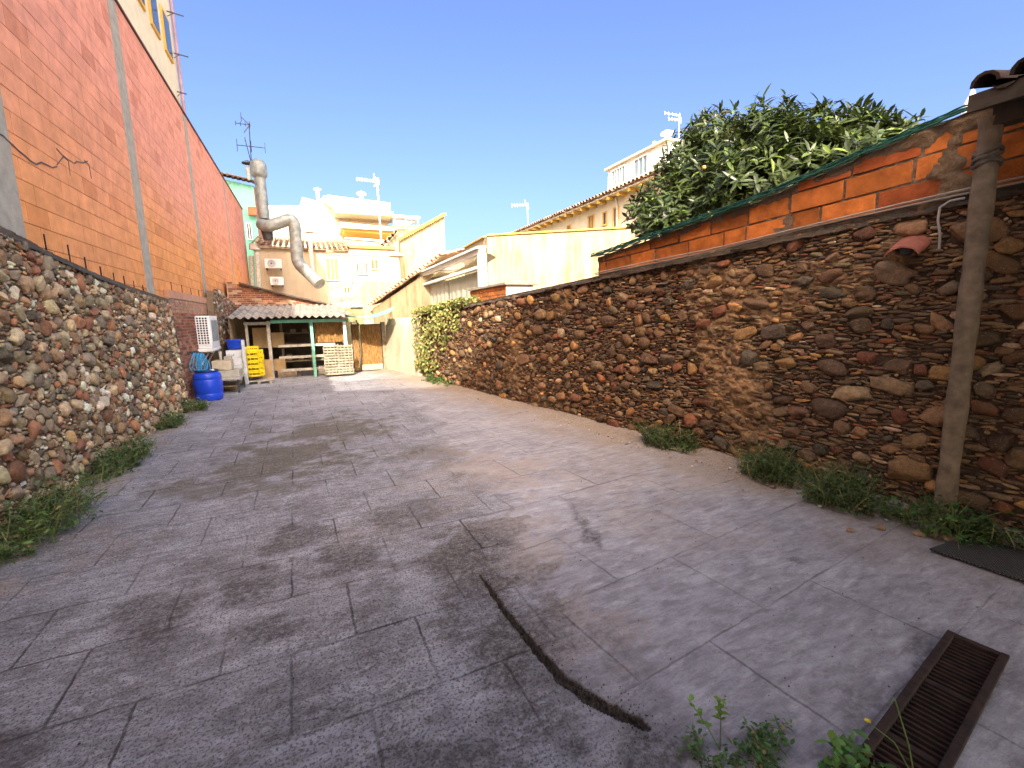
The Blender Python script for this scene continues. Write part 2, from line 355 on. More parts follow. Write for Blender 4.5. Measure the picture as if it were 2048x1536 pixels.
    base = m.mix(m.ramp(m.attr('groove', 'Fac'), [(.02, 0), (.22, 1)]), base, m.ramp(m.noise(50, 4), [(.4, (.012, .009, .007)), (.65, (.075, .06, .05))]))
    sd = m.math('MULTIPLY', m.attr('sand', 'Fac'), m.ramp(m.noise(20, 6, .7), [(.3, .35), (.55, 1)]))
    base = m.mix(sd, base, m.ramp(m.noise(60, 4), [(.35, (.16, .115, .075)), (.7, (.36, .28, .20))]))
    h = m.math('ADD', m.math('MULTIPLY', m.noise(70, 5, .75), m.math('ADD', m.math('MULTIPLY', m.attr('rough', 'Fac'), .9), .35)), m.math('MULTIPLY', jm, -1.2))
    nb = m.bump(h, 1.0, .012); nb = m.bump(m.noise(9, 6, .7, m.sc((1, 2, 1))), .5, .02, nb)
    m.out(base, m.ramp(m.noise(4, 4), [(.3, .62), (.7, .9)]), nb, spec=.35)
    at = dict(rough=rough, sand=np.maximum(sand, sandL), dirt=dirt, moss=moss, dust=dust, lime_sunlit=lime_sunlit, groove=g)
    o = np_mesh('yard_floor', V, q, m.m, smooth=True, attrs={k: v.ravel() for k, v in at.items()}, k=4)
    tag(o, 'stamped grey concrete yard floor with dark stains and a broken drain groove', 'ground', kind='structure')
    # far terrain sheet
    gm = plain('far_ground', (.42, .37, .30), .9, .2, 1)
    b = MB(); b.add([(-400, -300, -.09), (400, -300, -.09), (400, 900, -.09), (-400, 900, -.09)], [(0, 1, 2, 3)])
    tag(b.build('ground', gm), 'bare ground beyond the yard', 'ground', kind='structure')
    b = MB(); b.add([(-2.6, 17, -.01), (20, 17, -.01), (20, 60, -.01), (-2.6, 60, -.01)], [(0, 1, 2, 3)])
    b.add([(-2.6, -6, -.012), (5, -6, -.012), (5, .3, -.012), (-2.6, .3, -.012)], [(0, 1, 2, 3)])
    tag(b.build('pavement', gm), 'plain concrete paving continuing past the yard', 'ground', kind='structure')
build_ground()

# ------------------------------------------------------------------ cobble walls
def ico(sub):
    import bmesh
    bm = bmesh.new(); bmesh.ops.create_icosphere(bm, subdivisions=sub, radius=1); bm.verts.ensure_lookup_table()
    v = np.array([p.co[:] for p in bm.verts]); f = np.array([[q.index for q in t.verts] for t in bm.faces]); bm.free(); return v, f
ICO = {k: ico(k) for k in (1, 2, 3)}
def pack(S, H, top, free, sizes, seed, cell=.01):
    """fill a wall S long and H high with stones; free(s, z) gives 0..1 density"""
    rs = np.random.default_rng(seed); nx, nz = int(S/cell), int(H/cell); occ = np.zeros((nx, nz), bool); out = []
    for amin, amax, rat0, rat1, ang, tries in sizes:
        A = rs.uniform(amin, amax, tries); Bt = A*rs.uniform(rat0, rat1, tries); TH = rs.normal(0, ang, tries); SX = rs.uniform(0, S, tries); SZ = rs.uniform(0, H, tries); Q = rs.random(tries)
        for a, b, th, s, z, q in zip(A, Bt, TH, SX, SZ, Q):
            if z+b*.8 > top(s) or z < .0 or q > free(s, z): continue
            r = a+.01; i0, i1 = int((s-r)/cell), int((s+r)/cell)+1; k0, k1 = int((z-r)/cell), int((z+r)/cell)+1
            if i0 < 0 or i1 > nx: continue
            k0 = max(k0, 0); k1 = min(k1, nz)
            ii = (np.arange(i0, i1)+.5)*cell-s; kk = (np.arange(k0, k1)+.5)*cell-z
            u = ii[:, None]*math.cos(th)+kk[None]*math.sin(th); v = -ii[:, None]*math.sin(th)+kk[None]*math.cos(th)
            m = (np.abs(u)/a)**2.4+(np.abs(v)/b)**2.4 < 1
            sub = occ[i0:i1, k0:k1]
            if (sub & m).sum() > m.sum()*.04: continue
            sub |= m; out.append((s, z, a, b, th))
    return out
def stones_mesh(name, stones, place, palette, mat, parent, seed, near, depth=1., tone=1., lift=None):
    rs = np.random.default_rng(seed); VV = []; FF = []; CC = []; n = 0
    pal = np.array([p[:3] for p in palette]); wt = np.array([p[3] for p in palette]); wt = wt/wt.sum()
    for s, z, a, b, th in stones:
        v, f = ICO[3 if near(s) and a > .045 else (2 if a > .022 else (2 if near(s) else 1))]
        e = rs.uniform(.62, .98); p = np.sign(v)*np.abs(v)**e                      # rounded to blocky
        k = rs.normal(0, 3.0, (3, 3)); ph = rs.uniform(0, 6, 3)
        p = p*(1+.085*np.sin(p@k.T+ph).sum(1)+(.03*np.sin(p@(k.T*3.1)+ph).sum(1) if len(v) > 100 else 0))[:, None]
        for _cut in range(rs.choice([0, 1, 2, 3], p=[.25, .3, .25, .2])):                                                     # a broken flat face
            nn = rs.normal(0, 1, 3); nn[2] = abs(nn[2]); nn /= np.linalg.norm(nn); dd = p@nn; cut = rs.uniform(.45, .8); p = p-np.maximum(dd-cut, 0)[:, None]*nn*.9
        c = rs.uniform(.55, .95)*min(a, b)*depth if a > .03 else rs.uniform(.8, 1.4)*b
        c = min(c, .055)
        u = p[:, 0]*a*1.03; w_ = p[:, 1]*b*1.03
        q = np.c_[s+u*math.cos(th)-w_*math.sin(th), z+u*math.sin(th)+w_*math.cos(th), p[:, 2]*c+rs.uniform(-.012, .010)]
        VV.append(q); FF.append(f+n); n += len(q)
        col = pal[rs.choice(len(pal), p=wt)]*rs.uniform(.55, 1.45)*rs.normal(1, .04, 3)*tone
        CC.append(np.repeat([np.clip(col, .01, .9)], len(q), 0))
    Q = np.concatenate(VV); V = place(Q[:, 0], Q[:, 1], Q[:, 2]+(lift(Q[:, 0], Q[:, 1]) if lift else 0))
    return np_mesh(name, V, np.concatenate(FF), mat, parent, np.concatenate(CC), True)
def grid_face(S, H, step, f):       # f(s, z) -> (V, col)
    ns, nz = int(S/step)+1, int(H/step)+1
    s, z = np.meshgrid(np.linspace(0, S, ns), np.linspace(0, H, nz), indexing='ij'); V, C = f(s.ravel(), z.ravel())
    idx = np.arange(ns*nz).reshape(ns, nz); q = np.stack([idx[:-1, :-1], idx[1:, :-1], idx[1:, 1:], idx[:-1, 1:]], -1).reshape(-1, 4)
    return V, q, C

# ---- left wall
LY0, LY1 = 3.3, 10.44
def ltop(y): return np.interp(y, [3.3, 4.2, 5.45, 6.24, 7.39, 8.6, 10.1, 10.36, 10.44], [2.80, 2.66, 2.47, 2.36, 2.23, 2.13, 2.045, 1.96, 1.80])
def lplace(s, z, o): return np.c_[-2.245-.05*z+o+.02*np.sin(s*1.3), LY0+s, z]
wall_l = empty('stone_wall', (-2.3, 7, 0), 'cobblestone wall below the orange block wall, left of the yard', 'wall')
SL = LY1-LY0
stL = pack(SL-.12, 2.75, lambda s: ltop(LY0+s)-.06, lambda s, z: 1, [(.06, .10, .6, .92, .5, 650), (.038, .065, .55, .95, .5, 4500), (.03, .055, .22, .5, .25, 9000), (.022, .045, .25, .7, .3, 36000), (.010, .022, .5, 1, .4, 40000)], 11)
pal_l = [(.31, .26, .19, 4), (.22, .19, .15, 4), (.40, .32, .22, 3), (.29, .135, .08, 2.6), (.20, .09, .06, 1.6), (.38, .25, .15, 2.6), (.66, .61, .52, 2.4), (.11, .095, .08, 1.6), (.27, .18, .11, 3)]
stones_mesh('cobbles', stL, lplace, pal_l, M_stoneL, wall_l, 5, lambda s: s < 4.2, tone=np.array([1.38, 1.24, 1.0]))
def lface(s, z):
    zz = z*ltop(LY0+s)/2.8
    o = -.012+(fbm(s*9, zz*9, 61)-.5)*.035+(fbm(s*40, zz*60, 62)-.5)*.016
    c = np.array([.14, .10, .068])[None]*(.6+.8*fbm(s*6, zz*6, 63))[:, None]
    return lplace(s, zz, o), c
V, q, C = grid_face(SL, 2.8, .018, lface); np_mesh('mortar', V, q, M_mortar, wall_l, C, True, k=4)
b = MB()      # body, coping and rounded far end
ys = list(np.linspace(LY0, LY1-.12, 120))
vs = []; n = 10
for y in ys:
    t = float(ltop(y)); 
    for k in range(n):
        u = k/(n-1); ang = u*math.pi/2
        r = .10+.02*math.sin(y*7)+random.uniform(-.008, .008)
        x = -2.245-.05*t+.02-(1-math.cos(ang))*.20+random.uniform(-.006, .006); z = t-.085+math.sin(ang)*.10+random.uniform(-.008, .008)
        vs.append((x-.02*(k == n-1), y+random.uniform(-.006, .006), z))
cc = (.085, .078, .068)
b.add(vs, [(i*n+k, (i+1)*n+k, (i+1)*n+k+1, i*n+k+1) for i in range(len(ys)-1) for k in range(n-1)], cc)
b.build('coping', M_darkcement, wall_l, True)
b = MB()      # smooth cement return at the end
pts = [(float(z), float(-2.245-.05*z)) for z in np.linspace(0, 1.0, 10)]
n = 9; vs = []
zs = np.linspace(0, 1.96, 40)
for z in zs:
    for k in range(n):
        a = k/(n-1)*math.pi/2; lean = sstep(1.6, 2.0, z)*.10
        vs.append((-2.235-.05*z-(1-math.cos(a))*.15-.02*lean+random.uniform(-.004, .004), LY1-.13-lean+math.sin(a)*.12, z))
b.add(vs, [(i*n+k, i*n+k+1, (i+1)*n+k+1, (i+1)*n+k) for i in range(len(zs)-1) for k in range(n-1)], (.30, .26, .21))
b.build('end_render', M_darkcement, wall_l, True)

# ---- right wall
RY0, RY1 = -.6, 12.05
def rtop(y): return 2.505-.069*y
SR = (RY1-RY0)*math.hypot(1, WB); KR = 1/math.hypot(1, WB)
def rplace(s, z, o):
    y = RY0+s*KR; o = o+.02*np.sin(s*.9)+.015*np.sin(s*2.3+1)
    return np.c_[WA+WB*y+WN[0]*o, y+WN[1]*o, z]
def px_sz(px, py): p = atw(px, py); return (p[1]-RY0)/KR, p[2]
PATCH = []   # places where old earth render still covers the stones
for px, py, dx, dy, k in ((1430, 640, 60, 110, 1), (1470, 740, 70, 90, 1), (1510, 850, 50, 60, .95), (1600, 560, 110, 36, .5), (1700, 560, 50, 40, .55), (1540, 620, 70, 50, .9), (1120, 600, 12, 30, .9), (1030, 740, 20, 60, .85), (1075, 800, 15, 25, .8), (1500, 890, 60, 30, .9), (1395, 560, 40, 40, .6), (1790, 500, 40, 40, .8), (960, 750, 12, 20, .7), (1680, 940, 60, 14, .8)):
    s0, z0 = px_sz(px, py); s1, _ = px_sz(px+dx, py); _, z1 = px_sz(px, py-dy); PATCH.append((s0, z0, abs(s1-s0), abs(z1-z0), k))
def patch(s, z):
    s = np.asarray(s, float); z = np.asarray(z, float); m = np.zeros_like(s); wob = (fbm(s*3.5+5, z*3.5, 71)-.5)*1.4
    for s0, z0, a, c, k in PATCH: m = np.maximum(m, k*sstep(1.25, .75, np.hypot((s-s0)/a, (z-z0)/c)+wob))
    return m
wall_r = empty('stone_wall', (4, 5, 0), 'dark brown cobble and slate wall with mud render patches along the right side', 'wall')
_ps = np.linspace(0, SR, 700); _pz = np.linspace(0, 2.6, 140); _PM = patch(*[a.ravel() for a in np.meshgrid(_ps, _pz, indexing='ij')]).reshape(700, 140)
def rfree(s, z): return 1-.84*_PM[min(699, int(s/SR*699)), min(139, int(z/2.6*139))]
stR = pack(SR, 2.55, lambda s: rtop(RY0+s*KR)-.045, rfree, [(.085, .14, .42, .72, .18, 200), (.055, .09, .55, .92, .45, 1300), (.035, .07, .16, .32, .10, 9000), (.04, .06, .5, .95, .4, 5000), (.03, .065, .16, .36, .12, 26000), (.018, .045, .2, .5, .15, 60000), (.010, .02, .5, 1, .4, 60000)], 12)
pal_r = [(.18, .11, .060, 6), (.105, .068, .042, 5), (.20, .085, .045, 1.2), (.12, .05, .03, 1.5), (.33, .20, .085, 2.4), (.25, .18, .11, 2.4), (.065, .06, .05, 2.2), (.46, .36, .25, .6), (.16, .12, .08, 3)]
stones_mesh('cobbles', stR, rplace, pal_r, M_stoneR, wall_r, 6, lambda s: s < 5.2, tone=np.array([1.18, 1.02, .85]), lift=lambda s, z: .026*patch(s, z))
def rface(s, z):
    y = RY0+s*KR; zz = z*rtop(y)/2.55; pm = patch(s, zz)
    lay = fbm(s*5, zz*22, 81)-.5; cr = fbm(s*26, zz*40, 82)-.5
    o = -.022+(fbm(s*8, zz*10, 83)-.5)*.03+cr*.016+pm*(.046+lay*.030+(fbm(s*13, zz*19, 84, 6)-.5)*.11+(np.abs(fbm(s*30, zz*38, 87)-.5))*-.03)
    t = fbm(s*4, zz*7, 85)
    c = (np.array([.075, .050, .032])[None]*(1-pm)[:, None]+(np.array([.30, .18, .088])[None]*(.45+.85*t)[:, None])*pm[:, None])*(.75+.5*fbm(s*30, zz*30, 86))[:, None]
    return rplace(s, zz, o), c
V, q, C = grid_face(SR, 2.55, .016, rface); np_mesh('mortar', V, q, M_mortar, wall_r, C, True, k=4)
b = MB(); ys = np.linspace(RY0, RY1, 420); n = 12; vs = []
for y in ys:
    t = rtop(y)
    for k in range(n):
        a = k/(n-1)*math.pi; r1, r2 = .18, .075
        f1 = float(fbm(np.array([y*5]), np.array([k*.7]), 71, 3)[0])-.5; f2 = float(fbm(np.array([y*9]), np.array([k*.9+7]), 72, 3)[0])-.5
        o = .045-(1-math.cos(a))*r1+f1*.06+random.uniform(-.004, .004); z = t-.075-.03*(k == 0)*f2+math.sin(a)*r2+f2*.05+random.uniform(-.004, .004)
        bx = WA+WB*y; vs.append((bx+WN[0]*o, y+WN[1]*o+random.uniform(-.006, .006), z))
b.add(vs, [(i*n+k, i*n+k+1, (i+1)*n+k+1, (i+1)*n+k) for i in range(len(ys)-1) for k in range(n-1)], (.075, .058, .042))
b.build('coping', M_darkcement, wall_r, True)
b = MB(); p0, p1 = (WA+WB*RY0, RY0), (WA+WB*RY1, RY1)
b.add([(p0[0]+.06, p0[1], 0), (p1[0]+.06, p1[1], 0), (p1[0]+.34, p1[1], 0), (p0[0]+.34, p0[1], 0), (p0[0]+.06, p0[1], rtop(RY0)-.05), (p1[0]+.06, p1[1], rtop(RY1)-.05), (p1[0]+.34, p1[1], rtop(RY1)-.05), (p0[0]+.34, p0[1], rtop(RY0)-.05)],
      [(0, 1, 5, 4), (1, 2, 6, 5), (2, 3, 7, 6), (4, 5, 6, 7)], (.12, .10, .08)); b.build('wall_core', M_darkcement, wall_r)

# ---- hollow brick wall on the right stone wall
bw = empty('brick_wall', (3.9, 3.5, 2.2), 'low orange hollow brick wall on top of the right stone wall', 'wall')
def top2(y): return np.interp(y, [-.6, 1.8, 3.3, 5.34, 5.5], [3.2, 2.95, 2.665, 2.41, 2.40])
b = MB(); mo = MB(); YE = 5.42; rowh, bl = .158, .42
dvec = Vector((WB, 1, 0)).normalized(); sl = -.069
for r in range(6):
    y = RY0-(.2 if r % 2 else 0)-.1*r
    while y < YE:
        L = bl*random.uniform(.9, 1.08)
        if random.random() < .12: L *= .55
        y0 = y; y1 = min(y+L-.022, YE-.04*r-random.uniform(0, .05)); y += L
        zb = 2.505+sl*(y0+y1)/2+.012+r*(rowh+.014)+random.uniform(-.004, .004); zt = zb+rowh
        cap = float(top2((y0+y1)/2))-.03
        if y1-y0 < .08 or zb > cap-.035: continue
        zt = min(zt, cap); off = random.uniform(-.008, .006)-.02
        c = np.array([.46, .135, .028])*random.uniform(.6, 1.15); 
        if random.random() < .2: c = c*np.array([.75, .62, .8])
        _s = ((y0+y1)/2-RY0)/KR; off += .02*math.sin(_s*.9)+.015*math.sin(_s*2.3+1); dz = sl*(y1-y0)/2; bx0, bx1 = WA+WB*y0, WA+WB*y1
        P = []
        for (yy, bx, d) in ((y0, bx0, -dz), (y1, bx1, dz)):
            for o in (off, off-.12):
                for zz in (zb, zt): P.append((bx+WN[0]*o, yy+WN[1]*o, zz+d))
        b.add(P, [(0, 1, 5, 4), (2, 6, 7, 3), (0, 4, 6, 2), (1, 3, 7, 5), (0, 2, 3, 1), (4, 5, 7, 6)], tuple(c))
b.build('bricks', M_brick, bw, bevel=.004)
def bwf(s, z):
    y = RY0+s*KR; zb = rtop(y)-.06; zt = top2(y)-.02; zz = zb+(zt-zb)*z
    near = sstep(2.15, 1.95, y+(fbm(s*4, zz*5, 92)-.5)*.5)*sstep(.46, .60, fbm(s*6, zz*7, 95))
    topm = sstep(.10, .03, zt-zz)
    o = -.035+(fbm(s*14, zz*18, 91)-.5)*.03+near*(.022+(fbm(s*9, zz*16, 93)-.5)*.05)+topm*.02
    c = (np.array([.15, .105, .07])+near[:, None]*np.array([.04, .02, 0]))*(.6+.8*fbm(s*12, zz*12, 94))[:, None]
    return rplace(s, zz, o-0.0), c
V, q, C = grid_face((YE-RY0)/KR, 1.0, .025, bwf); np_mesh('mortar', V, q, M_mortar, bw, C, True, k=4)
b = MB()     # back and end
pA = np.array([WA+WB*RY0, RY0]); pB = np.array([WA+WB*YE, YE]); 
b.add([(*(pA-WN[:2]*.16), 2.3), (*(pB-WN[:2]*.16), 2.1), (*(pB-WN[:2]*.16), 2.38), (*(pA-WN[:2]*.16), 3.15), (*(pB-WN[:2]*.04), 2.1), (*(pB-WN[:2]*.04), 2.38), (*(pA-WN[:2]*.04), 3.15)], [(0, 1, 2, 3), (1, 4, 5, 2), (3, 2, 5, 6)], (.14, .10, .07))
b.build('wall_core', M_darkcement, bw)
# green mesh strip along its top
b = MB(); ms = []
ysg = np.linspace(RY0, YE+.06, 150)
for k, (o, dz, r) in enumerate(((.035, .010, .011), (.052, -.010, .008), (.01, .022, .009), (.045, .026, .006))):
    b.tube([(WA+WB*y+WN[0]*(o+random.uniform(-.006, .006)), y, float(top2(y))+dz+random.uniform(-.006, .006)) for y in ysg], r, 6)
b.add([p for y in ysg for p in ((WA+WB*y+WN[0]*.05, y, float(top2(y))-.02+.006*math.sin(y*30)), (WA+WB*y-WN[0]*.12, y, float(top2(y))+.015+.006*math.sin(y*23)))], [(2*i, 2*i+2, 2*i+3, 2*i+1) for i in range(len(ysg)-1)])
tag(b.build('green_netting', plain('green_net', (.004, .06, .036), .7, .6, 30, .8), None, True), 'rolled dark green netting along the top of the low brick wall', 'netting')
# cables on the wall
b = MB()
for off, dz in ((.045, .01), (.035, -.012)):
    b.tube([(*(np.array([WA+WB*y, y])+WN[:2]*(off+.006*math.sin(y*5))), rtop(y)+dz+.012+.01*math.sin(y*2.1+off*80)) for y in np.linspace(1.2, 5.4, 60)], .0075, 6)
tag(b.build('cable', plain('old_cable', (.28, .24, .19), .7, .2), None, True), 'pair of thin cables along the joint between stone and brick walls', 'cable')
# clay tile shading a wall lamp
tl = atw(1828, 478, .0); 
lamp = empty('wall_lamp', tuple(tl), 'small wall lamp under a curved red clay tile, right wall', 'lamp')
b = MB(); n = 14; vs = []; M_ = 7
out = np.array([WN[0], WN[1], 0]); along = np.array([WB, 1, 0])/math.hypot(1, WB)
for j in range(M_):
    o = .0+.24*j/(M_-1)
    for k in range(n):
        a = math.pi*(.08+.84*k/(n-1)); rr = .115-.01*j/(M_-1)
        for th in (0,): vs.append(tl+out*o+along*(rr*math.cos(a))*-1+np.array([0, 0, 1])*(rr*.8*math.sin(a)-.05-.10*j/(M_-1)))
nn = len(vs); vs2 = [v-np.array([0, 0, .014]) for v in vs]
fs = [(j*n+k, j*n+k+1, (j+1)*n+k+1, (j+1)*n+k) for j in range(M_-1) for k in range(n-1)]
fs2 = [tuple(i+nn for i in reversed(f)) for f in fs]
rim = [(k, k+nn, k+1+nn, k+1) for k in range(n-1)]+[((M_-1)*n+k+1, (M_-1)*n+k+1+nn, (M_-1)*n+k+nn, (M_-1)*n+k) for k in range(n-1)]+[((j+1)*n, (j+1)*n+nn, j*n+nn, j*n) for j in range(M_-1)]+[(j*n+n-1, j*n+n-1+nn, (j+1)*n+n-1+nn, (j+1)*n+n-1) for j in range(M_-1)]
b.add(vs+vs2, fs+fs2+rim); b.build('clay_tile', plain('terracotta', (.30, .095, .055), .85, .3, 14, .4), lamp, True)
b = MB(); c0 = tl+out*.07+np.array([0, 0, -.09]); b.tube([c0, c0+out*.05, c0+out*.09], [.03, .045, .035], 12); b.build('bulb_holder', M_darkmetal, lamp, True)
b = MB(); b.tube([atw(1878, 500, .03), atw(1880, 470, .05), atw(1876, 440, .05), atw(1880, 415, .05), atw(1900, 402, .05), atw(1930, 396, .04)], .009, 8); b.build('lead', plain('grey_lead', (.30, .27, .22), .6, .2), lamp, True)

# ------------------------------------------------------------------ orange block wall on the left
OX = -2.42; ow = empty('block_wall', (OX, 14, 0), 'tall orange concrete block wall with grey piers above the left stone wall', 'wall')
PIERS = [(5.55, 5.97), (9.40, 9.78), (14.0, 14.28), (19.5, 19.72), (24.45, 24.65)]
zb0, ch, bl = 2.585-.204*13, .204, .405; ztop = 2.585+.204*20
crack_open = 11      # course just above the stone wall has open joints
b = MB()
edges = [1.0]+[e for p in PIERS for e in p]
spans = [(-1.0, 5.55)]+[(PIERS[i][1], PIERS[i+1][0]) for i in range(4)]
for (y0, y1) in spans:
    for r in range(10, 33):
        z0 = zb0+r*ch; off = 0 if r % 2 else bl/2; k0 = math.floor((y0-off)/bl)
        for k in range(k0, math.ceil((y1-off)/bl)+1):
            a, c_ = off+k*bl, off+(k+1)*bl; g = .0035
            if r in (11, 12) and zb0+(r+.9)*ch > float(ltop(min(a, 10.4))) > zb0+(r-.3)*ch-.02: g = .009
            a2, c2 = max(a+g, y0), min(c_-g, y1)
            if c2-a2 < .03: continue
            zc = z0+ch/2; t = sstep(2.4, 5.2, zc+2*(fbm(np.array([a*.4]), np.array([zc*.4]), 97)[0]-.5))
            col = np.array([.78, .33, .115])*(1-t)+np.array([.76, .33, .23])*t
            col = col*random.uniform(.94, 1.05)
            if random.random() < .05: col = col*np.array([.86, .80, .76])
            d = random.uniform(-.002, .002)
            b.box((OX-.05, a2, z0+.0030), (OX+d, c2, z0+ch-.0030), tuple(col))
b.build('blocks', M_block, ow, bevel=.003)
b = MB(); b.box((OX-.20, -1, 0), (OX-.009, 24.45, ztop-.01)); b.build('joints', plain('joint_mortar', (.26, .105, .05), .95, .3, 20, .3), ow)
pm_ = M_concrete
for (a, c_) in PIERS:
    b = MB(); b.box((OX-.18, a, 0.0), (OX+.006, c_, ztop-.02)); b.build('pier', pm_, ow, bevel=.006)
b = MB(); b.box((OX-.22, -1, ztop), (OX+.03, 24.66, ztop+.035)); b.build('coping', plain('brown_flashing', (.10, .05, .035), .7, .3), ow)
b = MB()
for y, h_ in ((6.31, .15), (6.80, .17), (7.19, .16), (7.61, .15), (8.02, .14), (8.40, .13), (8.78, .12), (9.19, .10), (10.9, .16), (11.7, .16), (12.5, .15), (13.3, .14)):
    zt_ = float(ltop(y)) if y < 10.4 else 2.21
    b.box((OX-.01, y-.009, zt_-.12), (OX+.008, y+.009, zt_+h_+random.uniform(-.02, .03)))
b.build('joint_shade_strips', M_black, ow)  # black strips on the face stand in for shade inside the joints
def strip(pts, wd, X, mb):
    P = [atx(x, y, X) for x, y in pts]
    for i in range(len(P)-1):
        a, c_ = P[i], P[i+1]; d = c_-a; n_ = np.array([0, -d[2], d[1]]); n_ = n_/np.linalg.norm(n_)*wd
        mb.add([a-n_, a+n_, c_+n_*random.uniform(.5, 1.1), c_-n_, a-n_-[.004, 0, 0], a+n_-[.004, 0, 0], c_+n_-[.004, 0, 0], c_-n_-[.004, 0, 0]], [(0, 1, 2, 3), (7, 6, 5, 4), (0, 4, 5, 1), (1, 5, 6, 2), (2, 6, 7, 3), (3, 7, 4, 0)])
b = MB()
def c4(l): return [(x/4.15, 250+y/4.15) for x, y in l]
strip(c4([(0, 75), (30, 90), (60, 122), (110, 165), (160, 215), (205, 250), (260, 300), (305, 328), (345, 310), (390, 330), (440, 355), (475, 345)]), .007, OX+.0105, b)
strip(c4([(475, 330), (530, 262), (570, 300), (585, 420)]), .004, OX+.004, b); strip(c4([(470, 195), (520, 250), (575, 290), (620, 320), (640, 303), (690, 315), (728, 300)]), .006, OX+.004, b)
strip(c4([(700, 290), (740, 330), (762, 445)]), .004, OX+.004, b)
b.build('crack', M_darkmetal, ow)
# band of old brickwork under the blocks past the stone wall
ob = empty('brick_wall', (-2.36, 12.5, 0), 'old red brick wall behind the wall mounted air conditioner', 'wall')
b = MB()
for r in range(33):
    z0 = r*.062; y = 10.3-(.12 if r % 2 else 0)
    while y < 19.0:
        L = random.uniform(.22, .26); 
        if z0 < 2.03: 
            c = np.array(random.choice([(.34, .12, .065), (.27, .10, .06), (.42, .20, .12), (.22, .085, .055)]))*random.uniform(.8, 1.15)
            if z0 > 1.75: c = c*.4+np.array([.34, .20, .13])
            b.box((-2.42, y, z0+.005), (-2.345+random.uniform(-.006, .004), y+L-.012, z0+.055), tuple(c))
        y += L
b.build('bricks', M_brick, ob)
b = MB(); b.box((-2.41, 10.3, 0), (-2.353, 19, 2.06)); b.build('mortar', plain('brick_mortar', (.30, .25, .19), .95, .35, 14, .6), ob)
b = MB(); b.box((-2.41, 10.3, 2.065), (-2.335, 14.0, 2.21)); b.build('render_band', plain('pink_render', (.50, .26, .16), .95, .25, 8, .7), ob)

# cream building behind the left wall
cb = empty('building', (-6, 15, 0), 'tall cream building rising behind the orange block wall', 'building')
b = MB(); b.box((-9.5, 9, 0), (-3.5, 20.2, 14.5)); b.build('wall', M_cream, cb)
b = MB()
for z in (7.4, 10.2, 13.0):
    for y in (16.2, 17.6, 19.0):
        b2 = MB(); b2.box((-3.5, y-.4, z-.1), (-3.44, y+.45, z+1.2)); wdw = b2.build('window', M_ochre, cb)
        b2 = MB(); b2.box((-3.45, y-.3, z), (-3.43, y+.35, z+1.1)); b2.build('pane', M_glass, wdw)
for i, (px, py) in enumerate(((333, 22), (347, 106), (354, 183))):
    p = atx(px, py, -3.47); b = MB(); L = (.45, .40, .25)[i]
    b.bar(p, p+[L, .1, 0], .03, .03); b.bar(p+[0, -.0, -.15], p+[L*.4, .05, 0], .02, .02)
    b.build('bracket', M_darkmetal, cb)
b = MB(); b.tube([(-3.42, 20.1, 6), (-3.42, 20.1, 14.5)], .05, 8); b.build('downpipe', plain('mauve_pipe', (.36, .24, .30), .6), cb)
# building behind the camera that shades the yard
bb = empty('building', (1, -6, 0), 'tall house behind the yard that keeps its floor in shade', 'building')
b = MB(); H = 22.7
pl = [(-22, -16.8), (8, -25.8), (5, -35.6), (-25, -26.6)]
b.prism([(x, y, 0) for x, y in pl], (0, 0, H)); b.build('wall', M_cream, bb)
for wx in (-18, -14, -10, -6, -2, 2, 5.5):
    for wz in (1.0, 4.2, 7.4, 10.6, 13.8, 17, 20.2):
        wy = -16.8-.3*(wx+22); b2 = MB(); b2.cbox(wx, wy+.02, wz+.9, 1.1, .1, 1.8, rz=math.atan(-.3)); wdw = b2.build('window', M_white, bb)
        b2 = MB(); b2.cbox(wx+.02, wy+.06, wz+.9, .9, .06, 1.6, rz=math.atan(-.3)); b2.build('pane', M_glass, wdw)

# ------------------------------------------------------------------ clay tile roof helper
TILEC = [(.34, .20, .12), (.28, .17, .11), (.40, .27, .17), (.22, .15, .11), (.44, .33, .22)]
def tile_roof(mb, e0, e1, up, pitch_w=.20, r=.085, thick=.02, rows=0, tint=1.0, cols=TILEC):
    """curved tiles: eave from e0 to e1, running up by vector up"""
    e0, e1, up = np.array(e0, float), np.array(e1, float), np.array(up, float); L = np.linalg.norm(e1-e0); d = (e1-e0)/L; nrm = np.cross(d, up/np.linalg.norm(up)); nrm = nrm*np.sign(nrm[2] if abs(nrm[2]) > 1e-6 else 1)
    n = max(2, int(L/pitch_w)); ul = np.linalg.norm(up); rows = rows or max(1, int(ul/.36)); u = up/ul
    for i in range(n+1):
        c = e0+d*(i*L/n)
        for j in range(rows):
            ca = tuple(np.array(random.choice(cols))*random.uniform(.75, 1.15)*tint); s0 = ul*j/rows-.03; s1 = ul*(j+1)/rows; jit = random.uniform(-.012, .012)
            vs = []
            for s_, rr, h in ((s0, r, .018), (s1, r*.85, 0)):
                for k in range(7):
                    a = math.pi*k/6
                    for q_ in (0, thick): vs.append(c+u*s_+d*(math.cos(a)*(rr-q_)+jit)+nrm*(math.sin(a)*(rr-q_)+h+.02))
            fs = []
            for k in range(6):
                o0, o1, p0, p1 = 2*k, 2*k+2, 14+2*k, 14+2*k+2
                fs += [(o0, p0, p1, o1), (o0+1, o1+1, p1+1, p0+1), (o0, o1, o1+1, o0+1), (p0, p0+1, p1+1, p1)]
            mb.add(vs, fs, ca)
        if i < n:
            c = e0+d*((i+.5)*L/n); ca = tuple(np.array(random.choice(cols))*.7*tint); vs = []
            for s_ in (-.02, ul):
                for k in range(5):
                    a = math.pi*(1+k/4); vs.append(c+u*s_+d*math.cos(a)*r*.8+nrm*(math.sin(a)*r*.55+.02))
            mb.add(vs, [(k, k+1, k+6, k+5) for k in range(4)], ca)
    return mb
